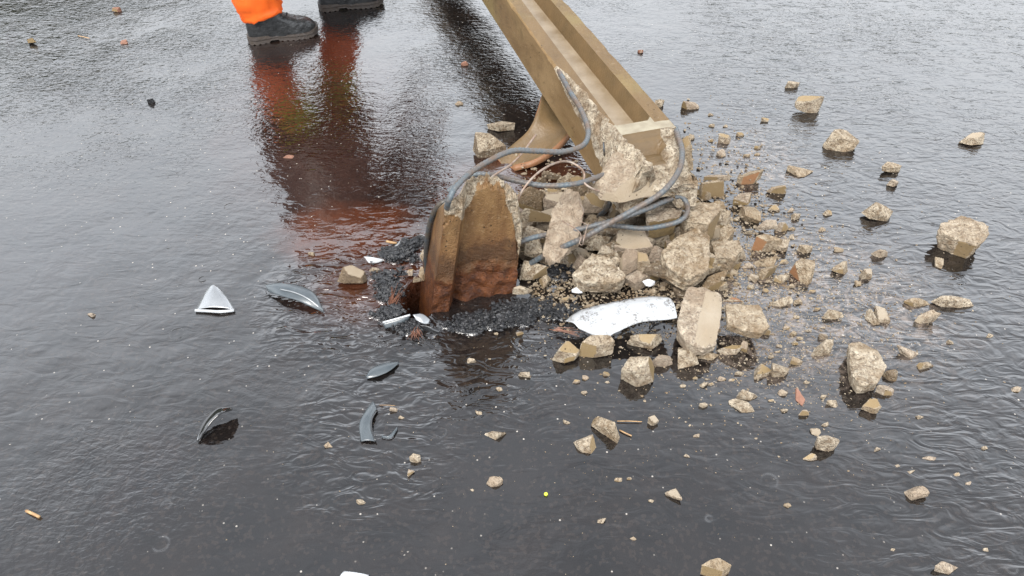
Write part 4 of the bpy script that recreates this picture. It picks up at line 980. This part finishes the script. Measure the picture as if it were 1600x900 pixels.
# ---------------------------------------------------------------- the worker (boots and hem in frame, bent over above it)
def boot(parent, heel, toe, label):
    d = toe - heel; Ln = d.length; yaw = math.atan2(d.y, d.x)
    e_name = 'boot'
    # upper: vertical half-oval sections along the foot
    xs = [0, .010, .03, .06, .09, .115, .135, .16, .19, .22, .25, .275, .295, .308]
    tops = [.095, .145, .17, .175, .172, .150, .130, .112, .098, .087, .080, .072, .058, .040]
    wid = [.018, .030, .036, .038, .038, .039, .041, .045, .049, .051, .050, .045, .034, .014]
    V, Fc = [], []; m = 16; z0 = .024
    for x, h, w_ in zip(xs, tops, wid):
        for k in range(m + 1):
            a = math.pi * k / m; cx, sz_ = math.cos(a), math.sin(a)
            e = .72 if x > .15 else .55
            y = w_ * math.copysign(abs(cx) ** e, cx); z = z0 + (h - z0) * abs(sz_) ** .6
            cr = .0022 * nz(x * 60, y * 40, z * 40) + .003 * math.sin(x * 170) * (1 if .15 < x < .22 else 0) * sz_
            V.append((x * Ln / .31, y * (1 + cr * 12), z + cr))
    for i in range(len(xs) - 1):
        for k in range(m): a = i * (m + 1) + k; Fc.append((a, a + m + 1, a + m + 2, a + 1))
    Fc.append(tuple(range(m + 1))); Fc.append(tuple((len(xs) - 1) * (m + 1) + k for k in range(m, -1, -1)))
    M = Matrix.Translation(heel) @ Matrix.Rotation(yaw, 4, 'Z')
    def place(o, par):
        o.data.transform(M); o.parent = par; o.matrix_parent_inverse = Matrix.Translation(-person.location)
    up = obj('boot', mesh('boot', V, Fc, True), None, [M_BOOT]); place(up, person); tag(up, label)
    sb = up.modifiers.new('s', 'SUBSURF'); sb.levels = 1; sb.render_levels = 2
    # sole: outline swept, heel block, arch and lugs
    V, Fc = [], []; n = 40
    sx = np.linspace(-.006, .314, n)
    for i, x in enumerate(sx):
        w_ = float(np.interp(x, [-.006, .004, .03, .10, .15, .20, .25, .285, .305, .314], [.012, .034, .043, .038, .042, .053, .056, .050, .032, .010]))
        bot = 0 if x < .088 or x > .128 else .010
        if x > .25: bot = (x - .25) ** 2 * 3.2
        bot += .004 * (1 if (i % 3 == 0 and (x < .08 or x > .13)) else 0)
        tp = .034 if x < .09 else .028
        if x > .27: tp += (x - .27) * .35
        for (yy, zz_) in ((-w_, tp), (-w_ * 1.03, (tp + bot) * .55 + .002), (-w_ * .99, (tp + bot) * .45), (-w_ * 1.02, bot), (w_ * 1.02, bot), (w_ * .99, (tp + bot) * .45), (w_ * 1.03, (tp + bot) * .55 + .002), (w_, tp)): V.append((x * Ln / .31, yy, zz_))
    for i in range(n - 1):
        for k in range(8): a = i * 8; Fc.append((a + k, a + (k + 1) % 8, a + 8 + (k + 1) % 8, a + 8 + k))
    Fc.append(tuple(range(7, -1, -1))); Fc.append(tuple((n - 1) * 8 + k for k in range(8)))
    so_ = obj('sole', mesh('sole', V, Fc), None, [M_SOLE]); place(so_, up)
    so_.matrix_parent_inverse = Matrix()
    # laces across the instep
    for k in range(4):
        x = (.118 + .022 * k) * Ln / .31; zt = float(np.interp(.118 + .022 * k, xs, tops)) + .004
        c = [(x - .004, -.026, zt - .018), (x, -.012, zt - .002), (x + .006, 0, zt + .002), (x + .003, .012, zt - .002), (x - .004, .026, zt - .018)]
        l = tube('lace', c, .0028, M_LACE, None, sides=6, raw=True); l.data.transform(M); l.parent = up; l.matrix_parent_inverse = Matrix()
    return up, M
h1, t1 = U(390, 66), U(482, 52); h2, t2 = U(500, 15), U(598, 3)
hip = Vector((h1.x + .13, (h1.y + h2.y) / 2, 0))
person = empty('person', (hip.x, hip.y, 0)); tag(person, 'worker in orange trousers and black boots at the top edge, left of the pole', 'person')
b1, M1 = boot(person, h1, h1 + (t1 - h1).normalized() * .305, 'wet black work boot, the one fully in view')
b2, M2 = boot(person, h2, h2 + (t2 - h2).normalized() * .305, 'black work boot further back, only its sole in view')
def rings(name, secs, mat, parent, fold=.004, n=28, label=None):
    """secs: (centre, rx, ry, tilt) rings joined into one cloth tube"""
    V, Fc = [], []; m = len(secs)
    for i, (c, rx, ry) in enumerate(secs):
        for k in range(n):
            a = 2 * math.pi * k / n; f_ = 1 + (fold / rx) * (nz(math.cos(a) * 2.5, math.sin(a) * 2.5, i * .9) * 2)
            V.append(Vector(c) + Vector((rx * math.cos(a) * f_, ry * math.sin(a) * f_, (.26 * rx * math.cos(a) + .004 * math.sin(a * 11)) * max(0, 1 - i * .22) if name == 'trouser_leg' else 0)))
    for i in range(m - 1):
        for k in range(n): Fc.append((i * n + k, i * n + (k + 1) % n, (i + 1) * n + (k + 1) % n, (i + 1) * n + k))
    Fc.append(tuple((m - 1) * n + k for k in range(n)))
    o = obj(name, mesh(name, V, Fc, True), None, [mat]); o.parent = parent; o.matrix_parent_inverse = Matrix.Translation(-parent.location)
    if label: tag(o, label)
    return o
# body: one skinned surface (legs, bent torso, arms, head)
def skin(name, pts, edges, mats, parent, root=0, lv=2):
    me = bpy.data.meshes.new(name); me.from_pydata([p[0] for p in pts], edges, []); me.update()
    o = obj(name, me, None, mats)
    o.modifiers.new('skin', 'SKIN'); sl = me.skin_vertices[0].data if me.skin_vertices else None
    if sl is None:
        bpy.context.view_layer.objects.active = o; bm_ = bmesh.new(); bm_.from_mesh(me); bm_.verts.layers.skin.verify(); bm_.to_mesh(me); bm_.free(); sl = me.skin_vertices[0].data
    for i, p in enumerate(pts):
        r_ = p[1]; sl[i].radius = (r_, r_) if not isinstance(r_, tuple) else r_; sl[i].use_root = (i == root)
    s_ = o.modifiers.new('sub', 'SUBSURF'); s_.levels = lv; s_.render_levels = lv
    o.parent = parent; o.matrix_parent_inverse = Matrix.Translation(-parent.location)
    return o
a1 = M1 @ Vector((.055, 0, .12)); a2 = M2 @ Vector((.055, 0, .12))
PV = Vector((hip.x, hip.y, .93))
hx = Vector((t1 - h1)).normalized(); sx_ = Vector((-hx.y, hx.x, 0))
HR, HL = PV - sx_ * .09, PV + sx_ * .09      # nearer / farther hip
k1 = a1.lerp(HR, .47) + hx * .06; k2 = a2.lerp(HL, .47) + hx * .06
w1 = PV + hx * .10 + Vector((0, 0, .11)); ch = PV + hx * .28 + Vector((0, 0, .17)); nk = PV + hx * .45 + Vector((0, 0, .17)); hd_ = PV + hx * .58 + Vector((0, 0, .13))
shR, shL = nk - sx_ * .18 - hx * .06 - Vector((0, 0, .04)), nk + sx_ * .18 - hx * .06 - Vector((0, 0, .04))
elR, elL = shR + hx * .08 + Vector((0, 0, -.28)), shL + hx * .10 + Vector((0, 0, -.28))
wrR, wrL = elR + hx * .16 + Vector((0, 0, -.20)), elL + hx * .12 + Vector((0, 0, -.22))
pts = [(PV, .10), (HR, .075), (k1, .052), (a1, .038), (HL, .075), (k2, .052), (a2, .038), (w1, .11), (ch, .125), (nk, .055), (hd_, .085), (hd_ + hx * .07 - Vector((0, 0, .03)), .07), (shR, .055), (elR, .04), (wrR, .028), (shL, .055), (elL, .04), (wrL, .028), (a1 - Vector((0, 0, .06)), .034), (a2 - Vector((0, 0, .06)), .034)]
ed = [(0, 1), (1, 2), (2, 3), (0, 4), (4, 5), (5, 6), (0, 7), (7, 8), (8, 9), (9, 10), (10, 11), (8, 12), (12, 13), (13, 14), (8, 15), (15, 16), (16, 17), (3, 18), (6, 19)]
for wr, dd in ((wrR, 1), (wrL, -1)):      # hands: palm and five fingers each
    b = len(pts) ; wi = 14 if dd == 1 else 17
    dn = (hx * .35 + Vector((0, 0, -1))).normalized()
    pts.append((wr + dn * .05, (.030, .016))); ed.append((wi, b)); pts.append((wr + dn * .09, (.036, .015))); ed.append((b, b + 1))
    for f_ in range(4):
        q = wr + dn * .105 + sx_ * (f_ - 1.5) * .021; i0 = len(pts); fl_ = (.062, .074, .070, .055)[f_]
        pts.append((q, .0095)); ed.append((b + 1, i0)); pts.append((q + dn * fl_ * .5 - hx * .006, .009)); ed.append((i0, i0 + 1)); pts.append((q + dn * fl_ - hx * .026, .0075)); ed.append((i0 + 1, i0 + 2))
    i0 = len(pts); pts.append((wr + dn * .06 + hx * .028 + sx_ * dd * .02, .011)); ed.append((b, i0)); pts.append((wr + dn * .10 + hx * .042 + sx_ * dd * .02, .009)); ed.append((i0, i0 + 1))
body = skin('body', pts, ed, [M_SKIN], person)
# trousers
def legcloth(sc_, seclab): return None
up_ = Vector((0, 0, 1))
tr = []
def leg_secs(a, k, h, M, lift):
    q_ = M.to_3x3() @ Vector((1, 0, 0)); hem = M @ Vector((.078, 0, .108 + lift)); return [(hem, .092, .060), (hem + up_ * .014, .097, .068), (hem + up_ * .028, .090, .064), (hem + up_ * .05 - q_ * .006, .098, .070), (hem + up_ * .085 - q_ * .015, .096, .078), (a.lerp(k, .35) + up_ * .03, .088, .080), (a.lerp(k, .7), .088, .082), (k, .092, .088), (k.lerp(h, .5), .105, .10), (h + up_ * .02, .12, .12)]
rings('trouser_leg', leg_secs(a1, k1, HR, M1, 0), M_ORANGE, person, .009)
rings('trouser_leg', leg_secs(a2, k2, HL, M2, 0), M_ORANGE, person, .009)
for a, k in ((a1, k1), (a2, k2)):
    rings('reflective_band', [(a.lerp(k, .52), .093, .087), (a.lerp(k, .56), .096, .090), (a.lerp(k, .84), .0965, .0915), (a.lerp(k, .88), .094, .089)], M_YELLOW, person, .0)
jk = [(PV - up_ * .06 - hx * .02, (.20, .17)), (PV + up_ * .04, (.19, .165)), (w1, (.19, .165)), (ch, (.20, .18)), (nk - hx * .03, (.12, .09)), ]
pj = [(PV - up_ * .12, .19), (w1, .20), (ch, .20), (nk - hx * .04, .10), (shR, .075), (elR, .060), (wrR, .045), (shL, .075), (elL, .060), (wrL, .045)]
jo = skin('jacket', pj, [(0, 1), (1, 2), (2, 3), (2, 4), (4, 5), (5, 6), (2, 7), (7, 8), (8, 9)], [M_JACK], person)
cc = (HR + HL) * .5 + hx * .04 - sx_ * .07
rings('raincoat_skirt', [(Vector((cc.x, cc.y, .46)), .30, .30), (Vector((cc.x, cc.y, .48)), .295, .29), (Vector((cc.x, cc.y, .70)), .27, .25), (Vector((cc.x, cc.y, .92)), .235, .20), (Vector((cc.x, cc.y, 1.06)), .22, .20), (Vector((cc.x, cc.y, 1.11)), .14, .12)], M_JACK, person, .02)
# helmet: dome and brim
bm = bmesh.new(); bmesh.ops.create_uvsphere(bm, u_segments=28, v_segments=14, radius=.13)
bmesh.ops.delete(bm, geom=[v for v in bm.verts if v.co.z < -.012], context='VERTS')
for v in bm.verts:
    v.co.x *= 1.12; v.co.z *= .95
    if v.co.z < .012: v.co.x *= 1.10; v.co.y *= 1.08
bmesh.ops.solidify(bm, geom=bm.faces[:], thickness=.004)
hm = bm_obj('helmet', bm, None, [M_HELM], True)
hm.data.transform(Matrix.Translation(hd_ + hx * .03 + up_ * .03) @ Matrix.Rotation(math.atan2(hx.y, hx.x), 4, 'Z') @ Matrix.Rotation(.75, 4, 'Y'))
hm.parent = person; hm.matrix_parent_inverse = Matrix.Translation(-person.location)
# face on the head
for s_ in (-1, 1):
    bm = bmesh.new(); bmesh.ops.create_uvsphere(bm, u_segments=12, v_segments=8, radius=.012)
    e_ = bm_obj('eye', bm, None, [M_LACE], True); e_.data.transform(Matrix.Translation(hd_ + hx * .125 + sx_ * s_ * .032 - up_ * .05)); e_.parent = person; e_.matrix_parent_inverse = Matrix.Translation(-person.location)
    bm = bmesh.new(); bmesh.ops.create_uvsphere(bm, u_segments=12, v_segments=8, radius=.022)
    for v in bm.verts: v.co.y *= .4
    e_ = bm_obj('ear', bm, None, [M_SKIN], True); e_.data.transform(Matrix.Translation(hd_ + sx_ * s_ * .085 + hx * .02 - up_ * .02)); e_.parent = person; e_.matrix_parent_inverse = Matrix.Translation(-person.location)
